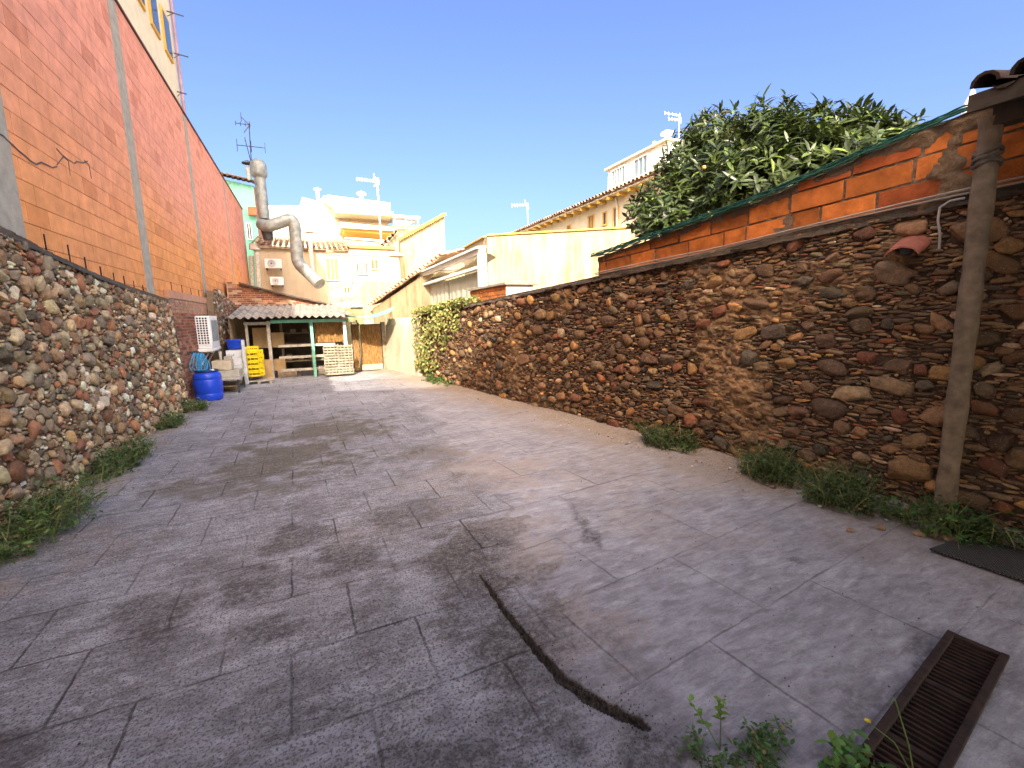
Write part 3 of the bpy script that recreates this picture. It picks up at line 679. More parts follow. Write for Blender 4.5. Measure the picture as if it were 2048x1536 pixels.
def quad(mb, pts, thick, c=None):        # a slab with pts as its front, thickness behind (vector)
    mb.prism(pts, thick, c); return mb
def part(name, mat, parent, a, b_, bevel=0):
    return MB().box(a, b_).build(name, mat, parent, bevel=bevel)

# ------------------------------------------------------------------ porch roof corner and its concrete post
M_dark_timber = plain('dark_timber', (.05, .035, .022), .9, .4, 9, .5)
pr = empty('porch_roof', (5, 0, 3), 'dark tiled porch roof corner at the top right', 'roof')
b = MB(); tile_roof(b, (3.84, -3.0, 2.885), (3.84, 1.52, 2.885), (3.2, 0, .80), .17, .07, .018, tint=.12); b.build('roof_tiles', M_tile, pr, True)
b = MB(); b.prism([(3.84, -3, 2.79), (3.84, 1.60, 2.79), (7.04, 1.60, 3.59), (7.04, -3, 3.59)], (0, 0, .10)); b.build('roof_boards', M_dark_timber, pr)
b = MB(); b.prism([(-2.2, -4, 2.93), (-2.2, -.55, 2.93), (.5, -.05, 2.93), (3.3, 1.10, 2.93), (3.83, 1.28, 2.93), (3.83, -4, 2.93)], (0, 0, .06)); b.build('unseen_shade_slab', M_dark_timber, pr)  # unseen slab added overhead to darken the near floor and right wall
b = MB(); b.box((4.08, -3, 2.74), (4.20, 1.57, 2.845)); b.build('beam', M_dark_timber, pr)
pp = empty('post', (4.17, 1.59, 0), 'round grey concrete post holding up the porch roof', 'post')
b = MB(); zs = np.linspace(0, 2.8, 30); b.tube([(4.17-.014*z, 1.59+.0*z, z) for z in zs], [.060+.003*math.sin(z*9)+.002*math.sin(z*23) for z in zs], 20); b.build('shaft', plain('post_concrete', (.165, .125, .08), .95, .5, 9, 1.0, bs=60), pp, True)
b = MB(); z0 = 2.48
for k in range(4): b.tube([(4.136+.064*math.cos(a)*(1+.06*math.sin(3*a+k)), 1.59+.064*math.sin(a), z0+.04+k*.024+.014*math.sin(a*2+k*1.7)) for a in np.linspace(0, 6.283, 20)], .013, 7)
b.build('wrapping', plain('old_cloth', (.10, .085, .065), .95, .5, 20, .8), pp, True)
# white finial of a far chimney above the wall corner
cw = empty('chimney', tuple(aty(1943, 215, 6)), 'small white conical cap showing above the wall corner by the porch roof', 'chimney cap')
p = aty(1943, 200, 4.0); b = MB(); b.lathe([(.10, -1.3), (.10, -.12), (.075, 0), (.035, .10), (.03, .13), (.01, .15)], p[0], p[1], p[2], 14); b.build('cap', M_white, cw, True)

# ------------------------------------------------------------------ foliage
def leaves(base, dr, up, L, W, bend, col, fold=.25):
    """arrays -> V, tri, colours; a folded leaf of 8 vertices"""
    n = len(base); dr = dr/np.linalg.norm(dr, axis=1)[:, None]; sd = np.cross(dr, up); sd /= (np.linalg.norm(sd, axis=1)[:, None]+1e-9); nr = np.cross(sd, dr)
    def P(t, s): return base+dr*(L*t)[:, None]+sd*(W*s)[:, None]+nr*((-bend*L*t*t)+abs(s)*W*fold)[:, None]
    V = np.stack([P(0, 0), P(.35, -.42), P(.35, 0), P(.35, .42), P(.7, -.42), P(.7, 0), P(.7, .42), P(1., 0)], 1)
    T = np.array([(0, 2, 1), (0, 3, 2), (1, 2, 5), (1, 5, 4), (2, 3, 6), (2, 6, 5), (4, 5, 7), (5, 6, 7)])
    return V.reshape(-1, 3), (np.arange(n)[:, None, None]*8+T[None]).reshape(-1, 3), np.repeat(col, 8, 0)
def unit(rs, n): v = rs.normal(0, 1, (n, 3)); return v/np.linalg.norm(v, axis=1)[:, None]
def loquat():
    rs = np.random.default_rng(21)
    t = empty('loquat_tree', (5.6, 5.2, 0), 'loquat tree with long dark green leaves behind the right brick wall', 'tree')
    E = []
    for px, py, Y, r in ((1300, 425, 6.9, .42), (1345, 390, 6.8, .58), (1380, 325, 6.9, .58), (1425, 285, 6.8, .62), (1420, 380, 5.8, .70), (1490, 320, 5.5, .66), (1530, 278, 5.1, .56), (1500, 390, 4.9, .75), (1590, 300, 4.7, .62), (1600, 350, 4.4, .60), (1660, 290, 4.5, .56), (1720, 292, 4.1, .50), (1690, 320, 4.0, .45), (1780, 285, 3.8, .36), (1340, 440, 6.0, .5), (1810, 268, 3.7, .22)):
        E.append((aty(px, py, Y), r))
    base, dr = [], []
    for c, r in E:
        n = int(150*r*r*4/1.6); d = unit(rs, n); rad = r*rs.uniform(.35, 1.05, n)**.6; p = c+d*rad[:, None]
        base.append(p); dd = d+np.array([0, 0, .75])+rs.normal(0, .25, (n, 3)); dr.append(dd/np.linalg.norm(dd, axis=1)[:, None])
    base = np.concatenate(base); dr = np.concatenate(dr)
    keep = (base[:, 0] > WA+WB*base[:, 1]+.22) | (base[:, 2] > top2(base[:, 1])+.1); base, dr = base[keep], dr[keep]
    B, D, U, L, W, BD, CC = [], [], [], [], [], [], []
    for i in range(10):
        n = len(base); a = i*2.4+rs.uniform(0, 1, n); el = rs.uniform(.15, 1.1, n)*(1-.05*i)
        h = np.cross(dr, np.array([.3, .2, 1.])+0*dr); h /= np.linalg.norm(h, axis=1)[:, None]; k = np.cross(dr, h)
        out = h*np.cos(a)[:, None]+k*np.sin(a)[:, None]; d = out*np.cos(el)[:, None]+dr*np.sin(el)[:, None]
        B.append(base-dr*(.012*i)); D.append(d); U.append(dr+.001); L.append(rs.uniform(.11, .25, n)); W.append(rs.uniform(.036, .062, n)); BD.append(rs.uniform(.05, .45, n))
        g = rs.uniform(.65, 1.25, n)[:, None]; young = (rs.random(n) < .10)[:, None]
        CC.append(np.where(young, np.array([.15, .19, .035]), np.array([.058, .075, .020]))*g)
    V, T, C = leaves(*[np.concatenate(q) for q in (B, D, U, L, W, BD, CC)])
    np_mesh('crown', V, T, M_leafcore, t, C, False)
    b = MB(); root = Vector((5.9, 5.2, 0)); hub = Vector((5.7, 5.2, 1.9)); b.tube([root, (5.85, 5.15, 1.0), hub], [.14, .11, .09], 9)
    for c, r in E: m = (hub+Vector(c))/2+Vector((0, 0, -.1)); b.tube([hub, m, Vector(c)], [.05, .032, .014], 6)
    b.build('trunk', M_bark, t, True)
    b = MB()
    for px, py, Y in ((1408, 335, 5.0),):
        p = aty(px, py, Y); b.add(*[(ICO[2][0]*.03+p).tolist(), ICO[2][1].tolist()])
    b.build('fruit', plain('loquat_fruit', (.55, .33, .05), .5), t, True)
loquat()

def weed(name, label, cx, cy, rx, ry, h, n, ls=.035, seed=0, rot=0., col=(.07, .12, .025), stalk=True, cat='weed'):
    rs = np.random.default_rng(seed); t = empty(name, (cx, cy, 0), label, cat)
    n = int(n*.62); ns = max(12, n//13); a = rs.uniform(0, 6.28, ns); rr = np.sqrt(rs.random(ns))*rs.uniform(.8, 1.25, ns); sx = rr*np.cos(a)*rx; sy = rr*np.sin(a)*ry
    x0 = cx+sx*math.cos(rot)-sy*math.sin(rot); y0 = cy+sx*math.sin(rot)+sy*math.cos(rot)
    hh = h*(1-.45*rr**2)*rs.uniform(.25, 1.15, ns)*np.where(rs.random(ns) < .10, 1.5, 1); lean = rs.normal(0, .55, (ns, 2))+np.c_[x0-cx, y0-cy]*.8
    b = MB(); B, D = [], []; z0 = .01
    for i in range(ns):
        P = [np.array([x0[i]+lean[i, 0]*hh[i]*t_*t_, y0[i]+lean[i, 1]*hh[i]*t_*t_, z0+hh[i]*t_]) for t_ in (0, .5, 1)]
        b.tube(P, [.0035, .0025, .0012], 4, cap=False)
        m = n//ns
        for j in range(m):
            t_ = (j+rs.random())/m; t_ = .15+.85*t_; p = np.array([x0[i]+lean[i, 0]*hh[i]*t_*t_, y0[i]+lean[i, 1]*hh[i]*t_*t_, z0+hh[i]*t_])+rs.normal(0, .014, 3)
            B.append(p); d = rs.normal(0, 1, 3); d[2] = abs(d[2])*.5+.1; D.append(d)
    B = np.array(B); D = np.array(D); N = len(B); B[:, 2] = np.maximum(B[:, 2], .012)
    if h > .12:
        nb = int(ns*.7); a2 = rs.uniform(0, 6.28, nb); r2 = np.sqrt(rs.random(nb))*1.15; bx = cx+r2*np.cos(a2)*rx*math.cos(rot)-r2*np.sin(a2)*ry*math.sin(rot); by = cy+r2*np.cos(a2)*rx*math.sin(rot)+r2*np.sin(a2)*ry*math.cos(rot)
        dd = np.c_[rs.normal(0, .5, nb), rs.normal(0, .5, nb), rs.uniform(.6, 1.2, nb)]
        Vg, Tg, Cg = leaves(np.c_[bx, by, np.full(nb, .012)], dd, np.c_[rs.normal(0, 1, (nb, 2)), np.full(nb, .2)], rs.uniform(.5, 1.2, nb)*h, rs.uniform(.004, .009, nb), rs.uniform(.1, .9, nb), np.where((rs.random(nb) < .35)[:, None], np.array([.30, .24, .11]), np.array([.10, .15, .04]))*rs.uniform(.6, 1.3, nb)[:, None])
        np_mesh('grass_blades', Vg, Tg, M_weed, t, Cg, False)
    V, T, C = leaves(B, D, np.array([0, 0, 1.])+rs.normal(0, .3, (N, 3)), rs.uniform(.5, 1.6, N)*ls, rs.uniform(.35, .8, N)*ls, rs.uniform(0, .9, N), np.where((rs.random(N) < .08)[:, None], np.array([.22, .16, .06]), np.array(col))*rs.uniform(.45, 1.7, N)[:, None]*np.c_[rs.uniform(.8, 1.3, N), np.ones(N), np.ones(N)])
    np_mesh('foliage', V, T, M_weed, t, C, False); b.build('stems', plain('stem', (.12, .14, .05), .7), t)
    return t
WL = (.075, .125, .030); WR = (.045, .085, .020)
weed('weed', 'large bushy weed at the foot of the left stone wall, at the left frame edge', -2.08, 4.55, .26, .62, .34, 3600, .036, 1, col=WL)
weed('weed', 'long low weed along the left stone wall, second from the left frame edge', -2.10, 6.35, .20, .80, .24, 3000, .036, 2, col=WL)
weed('weed', 'small round weed by the left stone wall, between the long weed and its end', -2.10, 8.45, .16, .38, .22, 1000, .042, 3, col=WL)
weed('weed', 'small weed at the far end of the left stone wall near the blue barrel', -2.06, 9.75, .18, .42, .24, 1000, .045, 4, col=WL)
th = math.atan(-WB)
weed('weed', 'small green weed at the far foot of the right stone wall below the ivy', 2.80, 10.65, .22, .75, .22, 1500, .045, 5, th, col=(.08, .15, .035))
weed('weed', 'dark weed under the mud render patch of the right stone wall', 3.80, 4.02, .18, .34, .30, 2400, .032, 6, th, col=WR)
weed('weed', 'bushy dark weed at the right stone wall, farthest of the three near the post', 3.94, 2.78, .20, .26, .36, 3000, .030, 7, th, col=WR)
weed('weed', 'broad dark weed spreading onto the floor left of the post', 3.93, 2.16, .24, .22, .34, 3000, .030, 8, th, col=WR)
weed('weed', 'leafy weed growing around the foot of the concrete post', 4.06, 1.58, .24, .26, .24, 2000, .036, 9, th, col=(.055, .11, .022))
weed('weed', 'low weed beside the dark mat at the right frame edge', 4.22, 1.22, .18, .26, .16, 1000, .034, 10, th, col=WR)
# foreground plants
def sprig(name, label, base, pts, lv, seed, col, flower=False, ls=.03):
    rs = np.random.default_rng(seed); t = empty(name, tuple(base), label, 'plant'); b = MB(); P = [np.array(p) for p in pts]; b.tube(P, [.0022]*(len(P)-1)+[.0012], 5); b.build('stem', plain('stem_green', (.10, .15, .03), .6), t, True)
    if lv:
        B = []; D = []
        for k in range(lv):
            f = .55+.45*k/lv; i = min(int(f*(len(P)-1)), len(P)-2); B.append(P[i]+(P[i+1]-P[i])*(f*(len(P)-1)-i)); a = k*2.4; D.append([math.cos(a), math.sin(a), .5])
        B = np.array(B); D = np.array(D); N = len(B)
        V, T, C = leaves(B, D, np.array([[0, 0, 1.]]*N)+rs.normal(0, .2, (N, 3)), rs.uniform(.7, 1.2, N)*ls, rs.uniform(.5, .75, N)*ls, rs.uniform(0, .5, N), np.array(col)*rs.uniform(.8, 1.3, N)[:, None]); np_mesh('leaves', V, T, M_weed, t, C, False)
    if flower:
        N = 14; a = np.arange(N)*2.4; V, T, C = leaves(np.array([P[-1]]*N), np.c_[np.cos(a), np.sin(a), np.full(N, .35)], np.array([[0, 0, 1.]]*N), np.full(N, .011), np.full(N, .006), np.zeros(N), np.array([[.85, .62, .02]]*N)); np_mesh('petals', V, T, M_weed, t, C, False)
g0 = atz(1440, 1500); tip1 = aty(1375, 1395, g0[1]+.03); tip2 = aty(1440, 1395, g0[1]+.02)
sprig('sprout', 'thin sprout leaning left with a small bright leaf cluster, front of the drain groove', g0, [g0, (g0*2+tip1)/3+[0, 0, .01], tip1], 9, 31, (.13, .22, .035), ls=.028)
sprig('sprout', 'upright sprout with a bright green leaf tuft, right of the leaning sprout', g0+[.01, 0, 0], [g0, (g0+tip2)/2+[.004, 0, 0], tip2], 16, 32, (.16, .25, .03), ls=.026)
g1 = atz(1830, 1560); f1 = aty(1735, 1443, g1[1]+.05); sprig('flower', 'thin stalk with a small yellow flower beside the drain grate', g1, [g1, (g1+f1)/2+[.01, 0, .03], f1], 0, 33, (.1, .1, .02), True)
g2 = atz(1835, 1590); f2 = aty(1790, 1400, g2[1]+.03); sprig('grass_stalk', 'bare curved grass stalk over the drain grate', g2, [g2, (g2+f2)/2+[.01, 0, .01], f2, f2+[-.02, 0, .012], f2+[-.035, 0, -.008]], 0, 34, (.1, .1, .02))
p = atz(1480, 1530); weed('weed', 'green leafy weed at the bottom frame edge, left of the drain grate', p[0], p[1]-.02, .24, .075, .065, 900, .019, 35, .1, (.07, .14, .035))
p = atz(1700, 1540); weed('weed', 'broad leaved weed at the bottom frame edge touching the drain grate', p[0]-.0, p[1], .12, .05, .06, 170, .038, 36, .1, (.09, .19, .04))
p = atz(1385, 1500); weed('weed', 'tiny low weed on the end of the drain groove', p[0], p[1], .06, .05, .03, 160, .018, 37, 0, (.08, .14, .05))

# ivy over the sunny end of the right wall
def ivy():
    rs = np.random.default_rng(44); t = empty('ivy', (2.9, 11.6, 1), 'sunlit yellow green ivy hanging over the far end of the stone wall', 'ivy'); N = 8000
    y = 12.12-3.1*rs.random(N)**1.15; z = rs.uniform(.0, 2.0, N); top = 2.505-.069*y+.10
    lowb = np.interp(y, [9.1, 9.6, 10.2, 10.8, 11.3, 12.2], [1.95, 1.55, 1.0, .5, .15, .05])+(fbm(y*2.2, z*2.2, 45)-.5)*1.1
    keep = (z > lowb) & (z < top) & (rs.random(N) < .15+.85*sstep(.35, .6, fbm(y*3, z*3, 46))); y, z = y[keep], z[keep]; n = len(y)
    o = rs.uniform(.0, .12, n)*sstep(0, .3, z-lowb[keep])+.035
    B = np.c_[WA+WB*y+WN[0]*o, y+WN[1]*o, z]; D = rs.normal(0, .5, (n, 3))+np.array([-.3, -.2, -.7])
    m = 2600; yt = rs.uniform(9.2, 12.1, m); ot = rs.uniform(-.35, .15, m); Bt = np.c_[WA+WB*yt+WN[0]*ot, yt+WN[1]*ot, 2.505-.069*yt+rs.uniform(-.02, .14, m)+.05*fbm(yt*3, ot*3, 47)]
    B = np.r_[B, Bt]; D = np.r_[D, rs.normal(0, 1, (m, 3))*[1, 1, .4]]; n = len(B)
    U = np.tile(WN, (n, 1))+rs.normal(0, .35, (n, 3)); U[-m:] = np.array([0, 0, 1])+rs.normal(0, .4, (m, 3))
    V, T, C = leaves(B, D, U, rs.uniform(.04, .085, n), rs.uniform(.035, .07, n), rs.uniform(0, .4, n), np.array([.34, .34, .12])*rs.uniform(.6, 1.4, n)[:, None]*np.c_[rs.uniform(.8, 1.4, n), np.ones(n), np.ones(n)])
    np_mesh('foliage', V, T, M_weed, t, C, False)
    b = MB()
    for k in range(14):
        yy = 9.5+k*.18; b.tube([(WA+WB*(yy+.1*math.sin(j+k))+WN[0]*.04, yy+.1*math.sin(j+k), zz) for j, zz in enumerate(np.linspace(max(.1, 2-.55*(yy-8.9)), 2.505-.069*yy, 6))], .008, 5)
    b.build('stems', M_bark, t)
ivy()

# ------------------------------------------------------------------ floor objects
def grate():
    t = empty('drain_grate', (*GR_A, 0), 'rusty slotted iron drain grate set in the floor, bottom right', 'drain grate')
    L = float(np.linalg.norm(GR_B-GR_A)); a = math.atan2(*(GR_B-GR_A)[::-1]); M = Matrix.Translation((*GR_A, 0))@Matrix.Rotation(a, 4, 'Z'); s = -1 if True else 1
    w = GR_W; b = MB()
    b.box((0, -.004, -.03), (L, .026, .012), None, M); b.box((0, w-.026, -.03), (L, w+.004, .012), None, M); b.box((0, .026, -.03), (.034, w-.026, .010), None, M); b.box((L-.03, .026, -.03), (L, w-.026, .010), None, M)
    b.build('frame', M_rust, t, bevel=.003)
    x = .045; k = 0
    while x < L-.05:
        if k % 14 == 13: MB().box((x, .022, -.028), (x+.03, w-.022, -.004), None, M).build('cross_bar', M_rust, t); x += .042
        else: MB().box((x, .022, -.026), (x+.011, w-.022, -.006), None, M).build('bar', M_rust, t); x += .031
        k += 1
    b = MB(); b.box((.001, -.001, -.14), (L-.001, w+.001, -.13), None, M); b.box((0, -.012, -.14), (L, -.001, -.009), None, M); b.box((0, w+.001, -.14), (L, w+.012, -.009), None, M); b.box((-.012, 0, -.14), (-.001, w, -.009), None, M); b.box((L+.001, 0, -.14), (L+.012, w, -.009), None, M)
    b.build('channel', M_black, t)
grate()
mt = Mat('mat_weave'); wv = mt.n('ShaderNodeTexWave'); wv.inputs['Scale'].default_value = 22; mt.l(mt.sc((1, 1, 1), (0, 0, .9)), wv.inputs[0])
mt.out(mt.ramp(wv.outputs['Fac'], [(.2, (.012, .011, .010)), (.8, (.06, .055, .048))]), .8, mt.bump(wv.outputs['Fac'], .8, .01))
b = MB(); b.prism([tuple(atz(1858, 1100, .012)), tuple(atz(1935, 1073, .012)), (4.25, .6, .012), (3.70, .62, .012)], (0, 0, .012)); tag(b.build('door_mat', mt.m, bevel=.003), 'dark ribbed rubber mat lying on the floor at the right edge', 'mat')
# loose grit
rs = np.random.default_rng(77); VV = []; FF = []; CC = []; n_ = 0
def grit(n, fx, szr, pal):
    global n_
    v, f = ICO[1]
    for i in range(n):
        x, y = fx(); s = rs.uniform(*szr); q = v*(1+.25*rs.normal(0, 1, (len(v), 1)).clip(-1, 1))*[s, s*rs.uniform(.5, 1), s*.5]; a = rs.uniform(0, 6.28)
        q = np.c_[q[:, 0]*math.cos(a)-q[:, 1]*math.sin(a)+x, q[:, 0]*math.sin(a)+q[:, 1]*math.cos(a)+y, q[:, 2]+s*.3+.006]; VV.append(q); FF.append(f+n_); n_ += len(q); CC.append(np.repeat([np.array(pal[rs.integers(len(pal))])*rs.uniform(.7, 1.3)], len(q), 0))
dk = [(.05, .04, .03), (.08, .06, .04), (.03, .03, .03)]; lt = [(.35, .27, .19), (.28, .18, .12), (.55, .50, .43), (.22, .15, .10)]
grit(500, lambda: (rs.uniform(-1.9, 3.2), rs.uniform(.9, 6)), (.002, .006), dk); grit(90, lambda: (rs.uniform(-1.9, 3.2), rs.uniform(.9, 5)), (.002, .004), [(.6, .58, .54)])
def nearwall():
    y = rs.uniform(1.0, 9); return WA+WB*y-abs(rs.normal(.05, .18))-.03, y
grit(1400, nearwall, (.004, .016), lt)
def nearleft():
    y = rs.uniform(3.5, 10.2); return -2.2+abs(rs.normal(0, .14)), y
grit(500, nearleft, (.004, .014), lt)
grit(420, lambda: (lambda t, k: (GROOVE[k][0]+(GROOVE[k+1][0]-GROOVE[k][0])*t+rs.normal(0, .05), GROOVE[k][1]+(GROOVE[k+1][1]-GROOVE[k][1])*t+rs.normal(0, .05)))(rs.random(), rs.integers(len(GROOVE)-1)), (.002, .005), dk)
tag(np_mesh('gravel', np.concatenate(VV), np.concatenate(FF), vcol('grit', .9), None, np.concatenate(CC), True), 'loose grit and small pebbles scattered over the yard floor', 'gravel', kind='stuff')
# a few fallen rubble stones at the right wall foot
for i, (px, py, s) in enumerate(((1838, 1070, .035), (1865, 1072, .03), (1760, 1058, .03), (1700, 1062, .022), (1895, 1080, .04), (1545, 975, .022))):
    p = atz(px, py); v, f = ICO[2]; k = rs.normal(0, 2, (3, 3)); q = v*(1+.1*np.sin(v@k).sum(1))[:, None]*[s*1.3, s, s*.6]+[p[0], p[1], s*.4]
    tag(np_mesh('loose_stone', q, f, M_stoneR, None, np.repeat([[.33, .22, .13]], len(q), 0)), 'small loose stone lying on the floor at the foot of the right wall', 'stone', 'loose stones at the wall foot')

# ------------------------------------------------------------------ things along the left side
def barrel():
    t = empty('barrel', (-2.06, 10.98, 0), 'blue plastic barrel standing at the end of the left stone wall', 'barrel')
    b = MB(); b.lathe([(.20, 0), (.235, .02), (.25, .08), (.255, .14), (.248, .155), (.255, .17), (.262, .32), (.255, .43), (.248, .445), (.255, .46), (.245, .54), (.20, .585), (.185, .595)], -2.03, 11.0, 0, 32); b.build('body', M_blue, t, True)
    b = MB(); b.lathe([(.20, .59), (.212, .597), (.212, .63), (.19, .635), (.18, .62), (.05, .615)], -2.03, 11.0, 0, 32); b.build('lid', plain('dark_lid', (.01, .03, .12), .5), t, True)
    b = MB(); b.lathe([(.03, 0), (.035, .01), (.03, .03)], -1.90, 10.86, .62, 12); b.build('bung', M_white, t, True)
barrel()
b = MB()
for k in range(7):
    y = 11.10+random.uniform(-.06, .06); x = -2.27+.028*k; zt = .97+random.uniform(-.02, .02); zl = .60+random.uniform(-.03, .05); hw = random.uniform(.07, .15)
    b.tube([(x+hw*.9*math.sin(a)*(1-math.cos(a))*.5+.05, y+hw*.5*math.sin(a), (zt+zl)/2+(zt-zl)/2*math.cos(a)) for a in np.linspace(0, 6.283, 28)], .0085, 6)
tag(b.build('hose', M_hose, None, True), 'coiled light blue hose hanging above the blue barrel', 'hose')
b = MB(); b.cbox(-2.25, 11.15, .99, .2, .05, .05); b.cbox(-2.18, 11.1, .97, .09, .08, .07); tag(b.build('hose_hook', M_darkmetal, bevel=.005), 'dark wall hook holding the blue hose coil', 'hook')

def aircon():
    # big evaporative cooler on brackets: grill faces the yard end (towards the camera)
    x0, x1, y0, y1, z0, z1 = -2.27, -1.55, 12.2, 13.2, .93, 1.74
    p = aty(385, 632, 12.2); 
    x0 = float(aty(384, 700, 12.2)[0]); x1 = float(aty(425, 700, 12.2)[0]); z1 = float(aty(384, 632, 12.2)[2]); z0 = float(aty(390, 698, 12.2)[2])
    t = empty('air_cooler', ((x0+x1)/2, 12.6, z0), 'big white wall mounted air cooler with a square grille above the blue barrel', 'air conditioner')
    b = MB(); b.box((x0, y0, z0), (x1, y1, z1)); b.build('casing', M_white, t, bevel=.02)
    b = MB(); b.box((x0+.03, y0-.006, z0+.10), (x1-.03, y0-.001, z1-.03)); b.build('grille_shade_sheet', M_black, t)  # black sheet on the casing paints the shade behind the grille
    b = MB(); nx, nz = 6, 11
    for i in range(nx+1): x = x0+.03+(x1-x0-.06)*i/nx; b.box((x-.009, y0-.022, z0+.09), (x+.009, y0-.008, z1-.02))
    for k in range(nz+1): z = z0+.10+(z1-z0-.13)*k/nz; b.box((x0+.02, y0-.020, z-.009), (x1-.02, y0-.0095, z+.009))
    b.build('grille', M_white, t)
    b = MB(); b.box((x0-.02, y0-.10, z0-.07), (x1+.02, y1, z0-.005)); b.build('base_tray', M_white, t, bevel=.01)
    b = MB(); b.box((x1+.001, y0+.12, z0+.15), (x1+.012, y1-.12, z1-.10)); b.build('side_panel', plain('grey_panel', (.28, .30, .29), .5), t)
    b = MB(); b.box((x1+.001, y0+.08, z0+.11), (x1+.008, y1-.08, z1-.06)); b.build('side_frame', M_white, t)
    b = MB()
    for y in (y0+.15, y1-.15): b.bar((-2.4, y, z0-.09), (x1, y, z0-.09), .035, .035); b.bar((-2.4, y, z0-.45), (x1-.1, y, z0-.10), .03, .03)
    b.build('bracket', M_dirtywhite, t)
    b = MB(); b.box((x0-.20, y0+.1, z0-.12), (x0-.06, y1, z1-.05)); b.build('duct_box', M_darkmetal, t)
    b = MB(); b.box((x0-.17, 11.95, z0-.12), (x0-.14, 12.1, z1-.2)); b.build('trim_board', M_dirtywhite, t)
    return x0, x1, z0, z1
ACx0, ACx1, ACz0, ACz1 = aircon()
b = MB(); p0, p1 = aty(372, 612, 12.1), aty(378, 655, 12.1); b.tube([p0, p1, aty(386, 705, 12.1), aty(383, 715, 11.5)], .012, 6); tag(b.build('cable', M_darkmetal), 'dark cable running down the brick wall beside the air cooler', 'cable')
# low table with things on it
def table(): 
    a, c_ = atz(432, 782), atz(484, 774); x0, x1, y0, y1 = -2.28, -1.55, 11.75, 12.75
    t = empty('low_table', (-1.95, 12.3, 0), 'low dark worn table beside the blue barrel', 'table')
    b = MB(); b.box((x0, y0, .30), (x1, y1, .335)); b.build('table_top', M_greywood, t, bevel=.005)
    for (x, y) in ((x0+.05, y0+.05), (x1-.05, y0+.05), (x0+.05, y1-.05), (x1-.05, y1-.05)): MB().box((x-.02, y-.02, 0), (x+.02, y+.02, .298)).build('leg', M_darkmetal, t)
    b = MB(); b.box((x0+.08, y0+.12, .14), (x1-.08, y1-.1, .16)); b.build('shelf', M_wood, t)
table()
def openbox(name, label, x0, x1, y0, y1, z0, z1, mat, cat='box', th=.02, group=None):
    b = MB(); b.box((x0, y0, z0), (x1, y1, z0+th)); b.box((x0, y0, z0+th), (x0+th, y1, z1)); b.box((x1-th, y0, z0+th), (x1, y1, z1)); b.box((x0+th, y0, z0+th), (x1-th, y0+th, z1)); b.box((x0+th, y1-th, z0+th), (x1-th, y1, z1))
    o = b.build(name, mat, bevel=.006); tag(o, label, cat, group); return o
openbox('bin', 'wide shallow grey plastic tub on the low table', -2.05, -1.58, 12.0, 12.6, .337, .50, plain('grey_tub', (.40, .38, .32), .6), 'tub')
openbox('box', 'cream open box on top of the grey tub, under the air cooler', -2.12, -1.74, 12.1, 12.5, .502, .72, plain('cream_box', (.55, .47, .33), .7), 'box')
b = MB(); b.tube([(-1.98, 12.4, .72), (-1.98, 12.4, .92), (-1.97, 12.45, ACz0-.12)], .03, 8); b.box((-1.9, 12.3, .725), (-1.75, 12.42, .80)); b.box((-1.85, 12.28, .80), (-1.70, 12.44, .84)); tag(b.build('pump', M_dirtywhite, None, True), 'white hand pump and pipe standing above the cream box', 'pump')
for i, (x, y, w_, h_) in enumerate(((-2.1, 12.2, .2, .13), (-1.85, 12.45, .25, .1))): openbox('box', ('small brown box under the low table', 'flat brown box under the low table, nearer its right leg')[i], x-w_/2, x+w_/2, y-.1, y+.1, .0, h_, M_card)
# styrofoam crates, blue bin, yellow crates between table and shed
YS = 13.15
def stack(kind, label, px0, px1, pytop, pybot, Y, n, mat, group, depth=.45, crate=None, z0=None):
    p = aty(px0, pybot, Y); q = aty(px1, pytop, Y); x0, x1 = float(p[0]), float(q[0]); zb = max(float(p[2]), .02) if z0 is None else z0; zt = float(q[2]); h = (zt-zb)/n
    for i in range(n):
        r = openbox if crate is None else crate
        j = random.uniform(-.01, .01)
        r(kind, label if n == 1 else label.format(('lowest', 'second lowest', 'third from the floor', 'fourth from the floor', 'fifth from the floor', 'sixth from the floor', 'seventh from the floor', 'eighth from the floor', 'ninth from the floor', 'tenth from the floor', 'eleventh from the floor', 'twelfth from the floor')[i] if i < n-1 else 'topmost'), x0+j, x1+j, Y, Y+depth, zb+i*h+.0015, zb+(i+1)*h-.0015, mat, 'crate', group=group)
def ribcrate(name, label, x0, x1, y0, y1, z0, z1, mat, cat='crate', group=None):
    b = MB(); th = .012; b.box((x0+th, y0+th, z0), (x1-th, y1-th, z0+th)); h = z1-z0
    n = max(3, int((x1-x0)/.07))
    for i in range(n+1):
        x = x0+(x1-x0)*i/n; xa = max(x0, x-.008); xb = min(x1, x+.008); b.box((xa, y0-.003, z0), (xb, y0+th, z1)); b.box((xa, y1-th, z0), (xb, y1+.003, z1))
    m = max(3, int((y1-y0)/.07))
    for i in range(1, m):
        y = y0+(y1-y0)*i/m; b.box((x1-th, y-.008, z0), (x1+.003, y+.008, z1)); b.box((x0-.003, y-.008, z0), (x0+th, y+.008, z1))
    for za, zb_ in ((z0+.002, z0+h*.30), (z1-h*.28, z1-.002)):
        b.box((x0+.001, y0+.001, za), (x1-.001, y0+th-.002, zb_)); b.box((x0+.001, y1-th+.002, za), (x1-.001, y1-.001, zb_)); b.box((x0+.001, y0+th, za), (x0+th-.002, y1-th, zb_)); b.box((x1-th+.002, y0+th, za), (x1-.001, y1-th, zb_))
    tag(b.build(name, mat), label, cat, group)
M_foam = plain('styrofoam', (.62, .64, .64), .8, .15, 12, .4)
stack('foam_crate', 'grey white foam crate, {} of the stack behind the low table', 458, 484, 700, 762, 12.95, 4, M_foam, 'foam crates stacked behind the low table')
